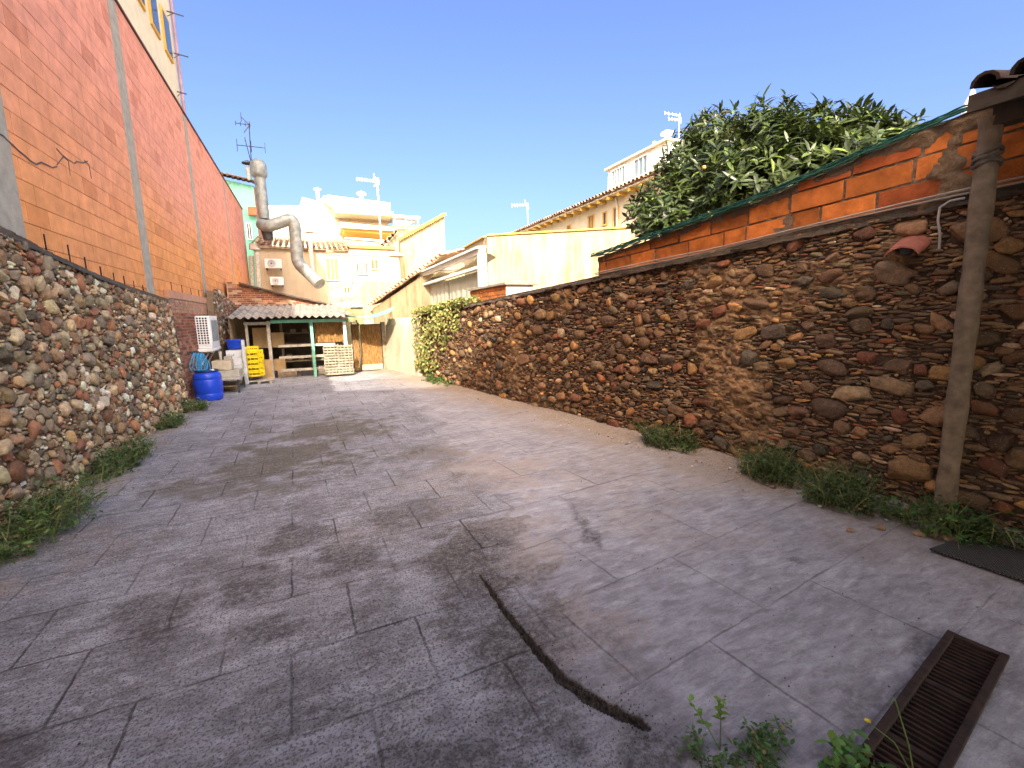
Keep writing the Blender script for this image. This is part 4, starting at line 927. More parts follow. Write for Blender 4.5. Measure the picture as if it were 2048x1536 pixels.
b = MB(); q0, q1 = aty(482, 680, 12.9), aty(497, 758, 12.9); b.box((float(q0[0]), 12.86, .05), (float(q1[0]), 12.93, float(q0[2]))); tag(b.build('board', plain('pale_board', (.50, .52, .52), .8, .3, 10, .4), bevel=.004), 'pale grey board standing upright left of the yellow crates', 'board')
b = MB(); c0 = aty(470, 690, 13.1); b.lathe([(.14, 0), (.17, .02), (.19, .20), (.20, .21), (.20, .235), (.18, .235)], float(c0[0]), 13.15, float(c0[2])-.10, 24); tag(b.build('tub', M_blue, None, True), 'small blue plastic tub on top of the foam crates', 'tub')
stack('yellow_crate', 'yellow plastic crate, {} of the taller left stack', 497, 514, 693, 754, 13.2, 6, M_yellow, 'yellow crates stacked by the shed', .4, ribcrate)
stack('yellow_crate', 'yellow plastic crate, {} of the lower right stack', 515, 523, 700, 752, 13.35, 5, M_yellow, 'yellow crates stacked by the shed', .4, ribcrate)
p = aty(498, 757, 13.2); b = MB()
for k in range(4): b.box((float(p[0])-.1, 13.15+k*.13, .06), (float(p[0])+.55, 13.23+k*.13, .08))
for k in range(3): b.box((float(p[0])-.08+.27*k, 13.16, 0), (float(p[0])-.02+.27*k, 13.6, .058))
tag(b.build('pallet', M_greywood), 'grey wooden pallet under the yellow crates', 'pallet')

# ------------------------------------------------------------------ open shed
SY = 14.0
shed = empty('shed', (-.4, 15, 0), 'open lean-to shed with a wavy fibre cement roof and green posts', 'shed')
def yx(px, py, Y=SY): return aty(px, py, Y)
def corr(x0, x1, y0, z0, y1, z1, wl=.18, amp=.028, th=.01, c=(.24, .22, .20)):
    b = MB(); nx = int((x1-x0)/wl*10); vs = []
    for j in range(7):
        t = j/6; y = y0+(y1-y0)*t; z = z0+(z1-z0)*t
        for i in range(nx+1): x = x0+(x1-x0)*i/nx; zz = amp*math.sin((x-x0)/wl*2*math.pi)+.006*math.sin(x*3+y*2); vs += [(x, y, z+zz), (x, y, z+zz-th)]
    w = 2*(nx+1)
    fs = []
    for j in range(6):
        for i in range(nx):
            a = j*w+2*i; fs += [(a, a+2, a+2+w, a+w), (a+1, a+1+w, a+3+w, a+3)]
    for i in range(nx): fs += [(2*i, 2*i+1, 2*i+3, 2*i+2)]
    b.add(vs, fs, c); return b
ro = corr(-1.95, 1.02, 13.55, 1.70, 16.95, 2.12); m = Mat('fibre_cement'); nn_ = m.noise(3, 6, .7)
m.out(m.ramp(nn_, [(.35, (.10, .09, .07)), (.5, (.25, .225, .185)), (.7, (.38, .34, .27))]), .95, m.bump(m.noise(30, 5), .5, .01)); M_fibre = m.m
ro.c = []; ro.build('roof', M_fibre, shed, True)
pa, pb = yx(634, 650), yx(545, 655)
for nm, px0, px1, mat in (('post', 626, 634, M_green), ('post', 541, 549, M_greywood), ('post', 694, 699, M_white)):
    q = yx(px1-2, 752); p_ = yx(px0, 700); b = MB(); ww = .05; x = float(q[0]); b.box((x-ww, SY-.05, -.01), (x+ww-.02, SY+.05, 1.60)); b.build(nm, mat, shed, bevel=.004)
b = MB(); b.box((float(yx(541, 645)[0]), SY-.06, 1.535), (1.02, SY+.04, 1.625)); b.build('beam', M_green, shed, bevel=.004)
b = MB(); b.box((-1.62, SY-.03, 1.50), (float(yx(541, 645)[0])-.005, SY+.05, 1.58)); b.build('lintel', M_greywood, shed, bevel=.004)
b = MB(); b.box((-1.60, SY-.02, .0), (-1.54, SY+.04, 1.497)); b.build('post', M_greywood, shed)
for z in (.90, .58, .22):
    b = MB(); b.box((-.86, SY+.07, z-.035), (.62, SY+.10, z+.035)); b.build('rail', M_greywood, shed, bevel=.003)
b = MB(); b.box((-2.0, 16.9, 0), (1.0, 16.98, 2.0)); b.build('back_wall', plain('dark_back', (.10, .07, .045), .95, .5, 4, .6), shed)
b = MB(); b.box((-1.98, 14.1, 0), (-1.92, 16.9, 1.75)); b.build('side_wall', M_wood, shed)
b = MB(); q0, q1 = yx(636, 650), yx(692, 705); b.box((.10, 14.30, .95), (.93, 14.34, 1.53)); b.build('reed_screen', M_reed, shed)
# shelves inside with dim clutter
sh = empty('shelf_rack', (-.4, 15.6, 0), 'timber shelf rack full of trays at the back of the shed', 'shelf')
for z in (.35, .80, 1.20): MB().box((-.85, 15.3, z), (.75, 15.8, z+.03)).build('shelf', M_wood, sh)
for x in (-.85, -.05, .72): MB().box((x, 15.28, 0), (x+.05, 15.82, 1.55)).build('upright', M_wood, sh)
cols = [(.30, .20, .10), (.20, .15, .10), (.34, .30, .22), (.16, .13, .10)]
mats = [plain('tray_brown', c, .8, .3) for c in cols]
for i in range(9):
    x = -.74+.165*i; zz = (.38, .83)[i % 2]; openbox('tray', 'old brown tray on the shelf rack inside the shed', x, x+.15, 15.35, 15.7, zz+.003, zz+random.uniform(.08, .2), mats[i % 4], 'tray', group='trays on the shed shelf rack')
for i in range(9):
    x = -.74+.165*i; zz = (.83, 1.23)[i % 2]; openbox('tray', 'old brown tray on the shelf rack inside the shed', x, x+.15, 15.35, 15.7, zz+.003, zz+random.uniform(.06, .16), mats[(i+1) % 4], 'tray', group='trays on the shed shelf rack')
def cbox(label, px0, py0, px1, py1, Y, d=.4, mat=M_card, tilt=0, z=None):
    a, c_ = aty(px0, py1, Y), aty(px1, py0, Y); z0 = float(a[2]) if z is None else z
    b = MB(); b.box((float(a[0]), Y, z0), (float(c_[0]), Y+d, float(c_[2]))); b.box((float(a[0])+.01, Y-.004, (z0+float(c_[2]))/2+.02), (float(c_[0])-.01, Y-.001, (z0+float(c_[2]))/2+.03)); tag(b.build('cardboard_box', mat, bevel=.006), label, 'box'); return b
cbox('large flat cardboard box leaning behind the crates inside the shed', 508, 655, 537, 697, 14.6, .12)
cbox('cardboard box hung high to the right of the timber post in the shed', 545, 665, 566, 695, 14.7, .4)
cbox('tall cardboard box on the floor beside the yellow crates', 523, 720, 543, 757, 13.9, .35, z=.01)
cbox('small cardboard box on the floor under the rails', 549, 718, 570, 742, 14.35, .3, z=.2)
MB_ = MB(); MB_.box((-.95, 14.3, 0), (-.45, 14.8, .195)); tag(MB_.build('wooden_box', M_wood, bevel=.005), 'low wooden box under the small cardboard box in the shed', 'box')
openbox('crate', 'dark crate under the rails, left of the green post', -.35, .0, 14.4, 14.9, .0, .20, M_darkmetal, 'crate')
openbox('crate', 'dark crate under the rails, right of the green post', .12, .30, 14.4, 14.9, .0, .22, plain('pale_crate', (.5, .47, .4), .8), 'crate')
# stack of pale trays beside the reed gate
M_tray = plain('pale_tray', (.30, .27, .19), .85, .45, 12, .4)
def ribtray(name, label, x0, x1, y0, y1, z0, z1, mat, cat='crate', group=None):
    h = z1-z0; b = MB(); b.box((x0, y0, z0), (x1, y1, z0+.006)); n = 4
    for i in range(n+1):
        x = x0+(x1-x0-.02)*i/n; b.box((x, y0, z0+.007), (x+.02, y0+.012, z1-.002))
    b.box((x0+.003, y0+.014, z0+.012), (x1-.003, y0+.022, z0+h*.62)); b.box((x0, y0+.03, z0+.007), (x0+.012, y1, z1-.01)); b.box((x1-.012, y0+.03, z0+.007), (x1, y1, z1-.01)); tag(b.build(name, mat), label, 'tray', group)
stack('tray', 'pale wooden tray, {} of the left column beside the reed gate', 651, 676, 688, 751, 13.6, 11, M_tray, 'pale trays in the left column', .35, ribtray)
stack('tray', 'pale wooden tray, {} of the right column beside the reed gate', 678, 704, 688, 749, 13.6, 11, M_tray, 'pale trays in the right column', .35, ribtray)
# reed gate
gt = empty('gate', (1.6, 14.5, 0), 'metal framed gate filled with brown reed matting', 'gate')
GY = 14.55; gx0, gx1 = 1.12, 2.02
xm = float(aty(721, 700, GY)[0])
for a, c_ in ((gx0+.03, xm-.03), (xm+.02, gx1-.03)): MB().box((a, GY, .03 if a < xm-.1 else .20), (c_, GY+.02, 1.42)).build('reed_panel', M_reed, gt)
MB().box((xm+.02, GY-.003, .035), (gx1-.03, GY+.015, .198)).build('bottom_panel', plain('tan_panel', (.55, .42, .22), .8), gt)
for a in (gx0, xm-.025, gx1-.03): MB().box((a, GY-.02, 0), (a+.03, GY+.03, 1.5)).build('frame_bar', M_darkmetal, gt)
for z in (.0, 1.42): MB().box((gx0+.031, GY-.012, z), (gx1-.031, GY+.022, z+.025)).build('frame_rail', M_darkmetal, gt)
MB().box((gx1-.0, GY-.03, 0), (gx1+.10, GY+.05, 1.5)).build('gate_post', M_wood, gt)
sc_ = empty('reed_screen', (2.2, 14.6, 0), 'narrow reed screen between the gate and the white wall', 'screen')
MB().box((2.13, GY, .1), (2.50, GY+.02, 1.40)).build('matting', M_reed, sc_)
for k in range(4): MB().box((2.13+.09*k, GY-.015, .1), (2.145+.09*k, GY-.003, 1.62)).build('slat', M_white, sc_)
# rope/cable hanging and awning
b = MB(); b.tube([aty(710, 740, 14.0), aty(718, 735, 14.2), aty(722, 700, 14.4), aty(717, 655, 14.4), aty(712, 640, 14.3)], .018, 7); tag(b.build('hose', plain('old_hose', (.12, .10, .05), .7), None, True), 'old hose hanging down in front of the reed gate', 'hose')
b = MB(); N = 14; vs = []
A0, A1, B0, B1 = aty(688, 628, 13.5), aty(785, 622, 13.2), aty(690, 634, 14.8), aty(790, 612, 15.2)
for j in range(5):
    for i in range(N+1):
        t = i/N; p = (A0*(1-t)+A1*t)*(1-j/4)+(B0*(1-t)+B1*t)*j/4; p = p+np.array([0, 0, -.16*math.sin(math.pi*t)*(1-.3*j/4)+.015*math.sin(t*40+j)]); vs.append(p)
b.add(vs+[v+np.array([0, 0, -.006]) for v in vs], [(j*(N+1)+i, j*(N+1)+i+1, (j+1)*(N+1)+i+1, (j+1)*(N+1)+i) for j in range(4) for i in range(N)]+[tuple(k+5*(N+1) for k in (j*(N+1)+i, (j+1)*(N+1)+i, (j+1)*(N+1)+i+1, j*(N+1)+i+1)) for j in range(4) for i in range(N)])
tag(b.build('awning', plain('teal_tarp', (.16, .33, .29), .7, .2, 4, .3), None, True), 'sagging pale teal tarpaulin over the reed gate', 'awning')

# white plastered wall beyond the ivy
ww_ = empty('garden_wall', (2.5, 13.7, 0), 'sunlit white plastered wall between the ivy and the reed gate', 'wall')
N = 40; vs = []; P0, P1 = np.array([2.66, 12.02]), np.array([2.12, 14.9])
nrm2 = np.array([-(P1-P0)[1], (P1-P0)[0]]); nrm2 = -nrm2/np.linalg.norm(nrm2); nrm2 = nrm2 if nrm2[0] < 0 else -nrm2
b = MB()
for i in range(N):
    t = i/(N-1); c_ = P0*(1-t)+P1*t; h = 1.62-.05*t-.45*sstep(.93, 1, t)+.02*math.sin(i*.9)
    for zf in (0, .3, .6, .85, .96, 1): z = h*zf; o = .10*(1-zf)+.02*math.sin(i*.7+z*3)-.10*sstep(.9, 1, zf); vs.append((c_[0]+nrm2[0]*o, c_[1]+nrm2[1]*o, z))
    vs.append((c_[0]-nrm2[0]*.3, c_[1]-nrm2[1]*.3, h)); vs.append((c_[0]-nrm2[0]*.3, c_[1]-nrm2[1]*.3, 0))
b.add(vs, [(i*8+k, i*8+k+1, (i+1)*8+k+1, (i+1)*8+k) for i in range(N-1) for k in range(7)]+[tuple(range(8)), tuple(reversed(range((N-1)*8, N*8)))]); b.build('wall', M_offwhite, ww_, True)

# ------------------------------------------------------------------ roofs and houses beyond
# brick outbuilding behind the shed
ot = empty('outbuilding', (-.5, 18, 0), 'old brick outbuilding with a sloping top behind the shed', 'building')
b = MB(); zl, zr = 2.80, 2.14
for r in range(44):
    z0 = r*.065; x = -2.30-(.12 if r % 2 else 0)
    while x < 1.15:
        L = random.uniform(.22, .27); zt = zl+(zr-zl)*(x+2)/2.6
        if z0 > 1.5 and z0+.06 < zt:
            c = np.array(random.choice([(.40, .17, .09), (.30, .12, .07), (.48, .26, .15), (.24, .10, .07), (.50, .36, .24)]))*random.uniform(.8, 1.15); b.box((max(x, -2.30), 17.0+random.uniform(-.008, .008), z0+.005), (x+L-.012, 17.1, z0+.058), tuple(c))
        x += L
b.build('bricks', M_brick, ot)
b = MB(); b.prism([(-2.33, 17.02, 0), (1.15, 17.02, 0), (1.15, 17.02, 2.0), (.6, 17.02, 2.13), (-2.33, 17.02, 2.87)], (0, 5, 0)); b.build('wall', M_tan, ot)
b = MB(); q = [aty(478, 566, 16.95), aty(560, 587, 16.95), aty(652, 607, 16.95)]; 
for i in range(2): b.bar(q[i], q[i+1], .22, .05)
b.build('roof_edge', plain('slate_edge', (.09, .07, .055), .9, .4, 10, .5), ot)
# rubble stub of the older wall beside the piers
st_ = empty('rubble_wall', (-2.2, 15, 2), 'broken rubble wall stub leaning on the orange wall above the shed', 'wall')
rs = np.random.default_rng(88); L_ = []
tops = [(404, 583), (420, 578), (440, 590), (460, 603), (478, 612), (490, 615)]
def stub_place(s, z, o): return np.c_[-2.34+.16+o, 13.6+s, z]
def stub_top(s): return np.interp(s, [0, .15, .8, 2, 3.4, 4.4], [1.9, 2.42, 2.48, 2.34, 2.22, 2.10])
ss = pack(4.4, 2.6, lambda s: stub_top(s), lambda s, z: 1 if z > 1.0 else 0, [(.05, .10, .5, .9, .4, 900), (.03, .06, .4, .9, .4, 3000), (.02, .035, .4, 1, .4, 6000)], 13)
stones_mesh('cobbles', ss, stub_place, [(.36, .27, .18, 3), (.30, .12, .07, 2), (.22, .17, .12, 3), (.48, .42, .33, 1)], M_stoneR, st_, 9, lambda s: False)
V, q_, C = grid_face(4.4, 2.6, .04, lambda s, z: (np.c_[-2.34+.15+(fbm(s*6, z*6, 99)-.5)*.05, 13.6+s, z*stub_top(s)/2.6*1.0], np.array([.20, .14, .09])[None]*(.6+.8*fbm(s*5, z*5, 98))[:, None]))
np_mesh('mortar', V, q_, M_mortar, st_, C, True, k=4)
b = MB(); 
prof = [(13.6, 0), (13.6, 1.88), (13.75, 2.38), (14.4, 2.43), (15.6, 2.30), (17.0, 2.17), (18, 2.06), (18, 0)]; b.prism([(-2.335, y, z) for y, z in prof], (.145, 0, 0), (.20, .14, .09)); b.build('wall_core', M_darkcement, st_)

def window(parent, a, c_, axis, mat_f=M_white, mat_p=M_glass, bars=0, name='window', depth=.05, fw=.05):
    """a, c_ opposite corners; axis 'x' = facade at constant x facing -x, 'y' = facade at constant y facing -y"""
    lo = np.minimum(a, c_); hi = np.maximum(a, c_); b = MB(); k = 1 if axis == 'x' else 0
    ad = 1-k; f0 = lo[ad]
    def bx(u0, u1, z0, z1, d0, d1):
        p = [0, 0, z0]; q = [0, 0, z1]; p[k] = u0; q[k] = u1; p[ad] = f0+d0; q[ad] = f0+d1; b.box(p, q)
    u0, u1, z0, z1 = lo[k], hi[k], lo[2], hi[2]
    bx(u0-fw, u0, z0-fw, z1+fw, -depth, -.004); bx(u1, u1+fw, z0-fw, z1+fw, -depth, -.004); bx(u0, u1, z1, z1+fw, -depth, -.004); bx(u0, u1, z0-fw, z0, -depth-.02, -.004)
    for i in range(bars): u = u0+(u1-u0)*(i+1)/(bars+1); bx(u-.02, u+.02, z0, z1, -depth*.7, -.016)
    w_ = b.build(name, mat_f, parent); b = MB(); bx(u0, u1, z0, z1, -.014, -.006); b.build('pane', mat_p, w_); return w_

# beige house with two outdoor units
h1 = empty('house', (-.5, 26, 0), 'tan rendered house with a tiled eave and two outdoor units, behind the shed', 'house')
b = MB(); b.prism([(-1.95, 24, 0), (.98, 24, 0), (.98, 24, 4.92), (-1.95, 24, 5.0)], (0, 6, 0)); b.build('wall', M_tan, h1)
b = MB(); tile_roof(b, (-2.0, 23.75, 5.02), (1.95, 23.75, 4.98), (0, 3, .75), .22, .10, tint=1.1); b.build('roof', M_tile, h1)
b = MB(); b.box((-2.0, 23.8, 4.88), (1.95, 24.0, 4.98)); b.build('eave', M_wood, h1)
h2 = empty('house', (2.5, 26, 0), 'white plastered house with a barred window, right of the tan house', 'house')
b = MB(); b.prism([(.985, 23.98, 0), (4.25, 23.98, 0), (4.25, 23.98, 5.05), (1.97, 23.98, 5.05), (1.97, 23.98, 4.85), (.985, 23.98, 4.85)], (0, 5, 0)); b.build('wall', M_offwhite, h2)
window(h2, aty(652, 518, 23.98), aty(678, 560, 23.98), 'y', M_cream, plain('shutter_pale', (.30, .19, .09), .8), 2)
window(h2, aty(713, 526, 23.98), aty(735, 548, 23.98), 'y', M_offwhite, M_glass, 5)
MB().box((1.95, 23.85, 5.05), (4.25, 24.1, 5.17)).build('parapet', M_ochre, h2)
q = aty(650, 590, 23.5); 
for k in range(5):
    MB().box((.95, 21.6+.35*k, 0), (2.0, 21.95+.35*k, 2.2+.16*k)).build('step', M_offwhite, h2)
for nm_, pts, r_ in (('cable', [(650, 505), (690, 508), (730, 506), (768, 512)], .02), ('downpipe', [(704, 505), (704, 545), (700, 575)], .05), ('cable', [(660, 575), (700, 562), (740, 566), (768, 558)], .018)):
    b = MB(); b.tube([aty(x, y, 23.86) for x, y in pts], r_, 6); b.build(nm_, M_wood if nm_ == 'cable' else M_dirtywhite, h2)
for (x0_, y0_, x1_, y1_) in ((742, 520, 756, 538), (688, 575, 700, 596)): window(h2, aty(x0_, y0_, 23.98), aty(x1_, y1_, 23.98), 'y', M_cream, plain('shutter_brown', (.20, .12, .06), .8), 1)
def outdoor_unit(label, px0, py0, px1, py1, Y):
    a, c_ = aty(px0, py1, Y), aty(px1, py0, Y); t = empty('outdoor_unit', tuple(a), label, 'air conditioner')
    MB().box((a[0], Y, a[2]), (c_[0], Y+.35, c_[2])).build('casing', M_white, t, bevel=.02)
    cx, cz, r = a[0]*.6+c_[0]*.4, (a[2]+c_[2])/2, (c_[2]-a[2])*.40; b = MB()
    b.add([(cx+r*math.cos(t_), Y-.004, cz+r*math.sin(t_)) for t_ in np.linspace(0, 6.283, 25)[:-1]]+[(cx+r*math.cos(t_), Y-.02, cz+r*math.sin(t_)) for t_ in np.linspace(0, 6.283, 25)[:-1]], [tuple(range(24, 48)), tuple(reversed(range(24)))]+[(i, (i+1) % 24, 24+(i+1) % 24, 24+i) for i in range(24)]); b.build('fan', plain('fan_grey', (.16, .16, .15), .6), t)
    b = MB(); 
    for k in (.35, .6, .85): b.tube([(cx+r*k*math.cos(t_), Y-.028, cz+r*k*math.sin(t_)) for t_ in np.linspace(0, 6.283, 25)], .012, 5)
    b.build('fan_guard', M_white, t); b = MB(); b.bar((a[0]+.05, Y+.1, a[2]-.02), (a[0]+.05, 24.0, a[2]-.02), .04, .04); b.bar((c_[0]-.05, Y+.1, a[2]-.02), (c_[0]-.05, 24.0, a[2]-.02), .04, .04); b.build('bracket', M_darkmetal, t)
outdoor_unit('upper white outdoor air conditioning unit on the tan house', 530, 518, 562, 536, 23.4)
outdoor_unit('lower white outdoor air conditioning unit on the tan house', 541, 554, 566, 570, 23.4)
# green house
h3 = empty('house', (-3, 29, 0), 'mint green house behind the end of the orange wall', 'house')
a, c_ = aty(440, 360, 27), aty(507, 372, 27)
b = MB(); b.prism([(-4.2, 27, 0), (c_[0], 27, 0), (c_[0], 27, c_[2]), (-4.2, 27, c_[2]+.35)], (0, 5, 0)); b.build('wall', M_mint, h3)
b = MB(); b.prism([(c_[0]+.002, 27.02, 0), (c_[0]+.45, 29.5, 0), (c_[0]+.45, 29.5, c_[2]-.2), (c_[0]+.002, 27.02, c_[2])], (-.2, .3, 0)); b.build('side_wall', plain('side_brick', (.40, .20, .13), .9, .4, 6, .6), h3)
b = MB(); tile_roof(b, (-4.3, 26.7, c_[2]+.42), (c_[0]+.15, 26.7, c_[2]+.05), (0, 3, .8), .22, .10, tint=.6); b.build('roof', M_tile, h3)
window(h3, aty(494, 448, 27), aty(504, 478, 27), 'y', M_white, M_glass, 1)
b = MB(); b.box(tuple(aty(496, 424, 26.6)-[0, 0, .12]), tuple(aty(512, 414, 26.6)+[0, .3, .0])); o = b.build('flower_pot', plain('pot', (.5, .16, .07), .8), h3)
# white drain pipes at the end of the orange wall
dp = empty('drainpipe', (-2.1, 24.5, 2), 'pair of thick white pipes with a round collar at the end of the orange wall', 'pipe')
b = MB(); b.tube([aty(502, 512, 24.2), aty(506, 575, 24.2)], .10, 12); b.build('pipe', M_dirtywhite, dp, True)
b = MB(); b.tube([aty(513, 500, 24.0), aty(519, 575, 24.0)], .11, 12); b.build('pipe', M_dirtywhite, dp, True)
b = MB(); b.tube([aty(510, 488, 24.0), aty(510.5, 500, 24.0)], .24, 16); b.build('collar', M_dirtywhite, dp, True)
# silver ducts
DY = 21.5
du = empty('duct', tuple(aty(530, 440, DY)), 'big silver ventilation duct rising past the tan house with a domed cowl', 'duct')
def ribbed(pts, r, name, n=18):
    P = [Vector(p) for p in pts]; out = [P[0]]
    for i in range(len(P)-1):
        L = (P[i+1]-P[i]).length; k = max(2, int(L/.05)); out += [P[i].lerp(P[i+1], j/k) for j in range(1, k+1)]
    rr = [r*(1+(.035 if i % 4 == 0 else 0)) for i in range(len(out))]
    return MB().tube(out, rr, n).build(name, M_steel, du, True)
v0, v1, v2 = aty(515, 330, DY), aty(524, 420, DY), aty(531, 452, DY)
ribbed([aty(518, 345, DY), aty(529, 438, DY)], .205, 'riser')
b = MB(); top_ = aty(516.5, 330, DY); b.lathe([(.21, -.50), (.27, -.44), (.30, -.36), (.30, -.02), (.27, .08), (.20, .17), (.10, .22), (.01, .235)], top_[0], top_[1], top_[2], 20); b.build('cowl', M_steel, du, True)
def arc(a, c_, d, n=6):
    a, c_, d = map(np.array, (a, c_, d)); return [a*(1-t)**2+2*c_*t*(1-t)+d*t*t for t in np.linspace(0, 1, n)]
ribbed(arc(aty(524, 448, DY), aty(531, 455, DY-.3), aty(545, 450, DY-.3))+arc(aty(572, 441, DY-.3), aty(588, 434, DY-.3), aty(590, 458, DY-.3))+arc(aty(594, 515, DY-.3), aty(596, 528, DY-.3), aty(606, 536, DY-.5))+[aty(640, 568, DY-1.2)], .235, 'bend')
b = MB(); b.tube([aty(533, 455, DY), aty(537, 480, DY)], [.24, .18], 14); b.build('stub', M_darkmetal, du, True)
def flue(label, px, py0, py1, Y, r, mat=M_dirtywhite, hat=True, name='chimney'):
    t = empty(name, tuple(aty(px, py1, Y)), label, 'chimney'); b = MB(); a, c_ = aty(px, py0, Y), aty(px, py1, Y); b.tube([(a[0], Y, c_[2]), (a[0], Y, a[2])], r, 10); b.build('flue', mat, t, True)
    if hat: b = MB(); b.lathe([(r*1.2, 0), (r*2.3, .03), (r*2.2, r*.7), (r*.3, r*1.6)], a[0], Y, a[2]+r*.8, 12); b.build('hat', M_darkmetal if mat is M_steel else mat, t, True)
flue('thin chimney flue with a dark hat on the mint green house', 496, 333, 362, 27, .12, M_steel)
flue('slim steel flue with a hat on the tan house roof', 619, 470, 560, 23.6, .10, M_dirtywhite)
flue('small flue on the white building left of the far aerial', 635, 383, 400, 48, .15, M_white)
flue('small round vent on the far flat roof beside the tall aerial', 723, 393, 402, 46, .20, M_white)
flue('white chimney with a funnel collar between the plastered houses', 793, 520, 590, 22, .16, M_offwhite)

def antenna(label, px, pytop, pybot, Y, booms, mat=M_darkmetal, r=.022, tops=None):
    t = empty('antenna', tuple(aty(px, pybot, Y)), label, 'antenna'); b = MB(); a, c_ = aty(px, pytop, Y), aty(px+(tops or 0), pybot, Y); b.tube([a, c_], r, 6); b.build('mast', mat, t)
    for (ax, ay, bx_, by_, els, el) in booms:
        p, q = aty(ax, ay, Y), aty(bx_, by_, Y); b = MB(); b.tube([p, q], r*.8, 5)
        for k in range(els):
            m_ = p+(q-p)*(k/(max(els-1, 1))); L = el*(1-.25*k/max(els, 1)); b.tube([m_+np.array([0, -.25*L, -L]), m_+np.array([0, .25*L, L])], r*.6, 4)
        b.build('boom', mat, t)
antenna('dark television aerial with two booms above the mint green house', 498, 249, 345, 24, [(471, 246, 500, 250, 4, .10), (474, 290, 530, 296, 3, .28), (482, 234, 499, 250, 1, .2), (499, 250, 488, 265, 1, .15), (490, 278, 501, 320, 6, .08)], M_darkmetal, .022, 6)
antenna('tall white television aerial in front of the far white building', 754, 360, 490, 30, [(714, 358, 756, 363, 9, .10), (748, 352, 757, 366, 1, .15), (757, 362, 748, 373, 1, .2)], M_white, .05, 9)
antenna('thin pale aerial behind the beige corner wall', 1054, 408, 466, 26, [(1024, 411, 1056, 409, 7, .12), (1050, 404, 1057, 414, 2, .15)], M_dirtywhite, .03, 3)
antenna('white forked aerial above the glazed roof turret beside the tree', 1358, 232, 300, 16, [(1330, 226, 1360, 231, 5, .07), (1338, 238, 1362, 240, 5, .07), (1360, 229, 1362, 246, 1, .06)], M_white, .025)

# far white apartment block with terraces
ap = empty('apartment_building', (4, 52, 0), 'white apartment block with stepped terraces in the far background', 'building')
def slabq(name, pts, Y, thick, mat, parent): return MB().prism([aty(x, y, Y) for x, y in pts], (0, thick, 0)).build(name, mat, parent)
slabq('wall', [(540, 640), (537, 411), (600, 411), (604, 394), (640, 404), (640, 640)], 50, 8, M_offwhite, ap)
slabq('upper_wall', [(636, 640), (636, 404), (648, 391), (776, 407), (779, 640)], 49, 8, M_offwhite, ap)
slabq('roof_slab', [(648, 397), (655, 390), (781, 406), (781, 422), (664, 409)], 47.5, 1.5, M_white, ap)
slabq('cornice', [(664, 411), (787, 424), (787, 432), (671, 425)], 46.5, 2.4, M_offwhite, ap)
slabq('window_band', [(678, 428), (780, 439), (779, 447), (679, 441)], 48.9, .08, plain('shade_glass', (.32, .24, .17), .4), ap)
slabq('balcony', [(680, 444), (793, 455), (793, 462), (683, 455)], 45.5, 3.4, M_offwhite, ap)
slabq('balcony_soffit', [(684, 456), (792, 463), (788, 470), (690, 462)], 46, 2.9, M_ochre, ap)
slabq('rail', [(690, 474), (778, 481), (778, 484), (690, 477)], 45, .1, M_white, ap)
slabq('terrace_wall', [(668, 478), (775, 487), (775, 500), (668, 500)], 44, 4, M_beige, ap)
g_ = empty('roof_terrace', tuple(aty(800, 440, 48)), 'glass railed roof terrace right of the far apartment block', 'terrace')
slabq('canopy', [(783, 429), (841, 433), (841, 437), (785, 434)], 48, 3, M_white, g_); slabq('railing', [(785, 439), (830, 443), (815, 452), (785, 452)], 48, .1, plain('blue_glass', (.12, .25, .33), .2), g_); slabq('wall', [(780, 450), (840, 450), (840, 640), (780, 640)], 49, 4, M_offwhite, g_)
for x in (790, 812, 836): MB().tube([aty(x, 434, 48.2), aty(x, 455, 48.2)], .06, 6).build('post', M_white, g_)
# tall gable house
h4 = empty('house', (7, 31, 0), 'tall narrow beige gable wall rising against the sky in the centre', 'house')
slabq('wall', [(795, 640), (797, 480), (850, 446), (888, 430), (894, 640)], 30, 7, M_beige, h4)
a = aty(757, 495, 30); bq = aty(796, 468, 27.5)
b = MB(); b.prism([aty(770, 640, 27), aty(770, 495, 27), aty(797, 463, 27), aty(797, 640, 27)], (.6, 3, 0)); b.build('side_wall', M_beige, h4)
b = MB(); tile_roof(b, aty(758, 498, 26.6), aty(793, 464, 26.6), (.3, 2.2, .25), .24, .11, tint=1.3); b.build('roof', M_tile, h4)
b = MB()
for i in range(22): t = i/21; p = np.array(aty(797, 480, 29.9))*(1-t)+np.array(aty(888, 430, 29.9))*t; b.cbox(p[0], p[1], p[2]+.02, .24, .3, .10+random.uniform(0, .05))
b.build('coping', M_ochre, h4)
# stained low wall in front of it and small lean-to
lw = empty('yard_wall', tuple(aty(750, 600, 21)), 'low rain stained plaster wall above the teal tarpaulin', 'wall')
slabq('wall', [(706, 640), (708, 590), (733, 563), (796, 563), (800, 640)], 21, .3, M_beige, lw)
lt_ = empty('lean_to', tuple(aty(690, 620, 18)), 'tiny lean-to with a wavy roof behind the shed', 'shed')
a, c_ = aty(661, 606, 18), aty(727, 606, 18); ro = corr(a[0], c_[0], 17.6, a[2], 19.2, a[2]+.28, .2, .03); ro.c = []; ro.build('roof', M_fibre, lt_, True)
b = MB(); b.box((a[0]+.05, 17.8, 0), (c_[0]-.05, 17.86, a[2]-.10)); b.build('front', plain('olive_wall', (.20, .19, .10), .9, .4, 5, .4), lt_)
b = MB(); b.box((a[0]+.03, 17.7, a[2]-.16), (c_[0]-.03, 17.78, a[2]-.085)); b.build('beam', M_white, lt_)

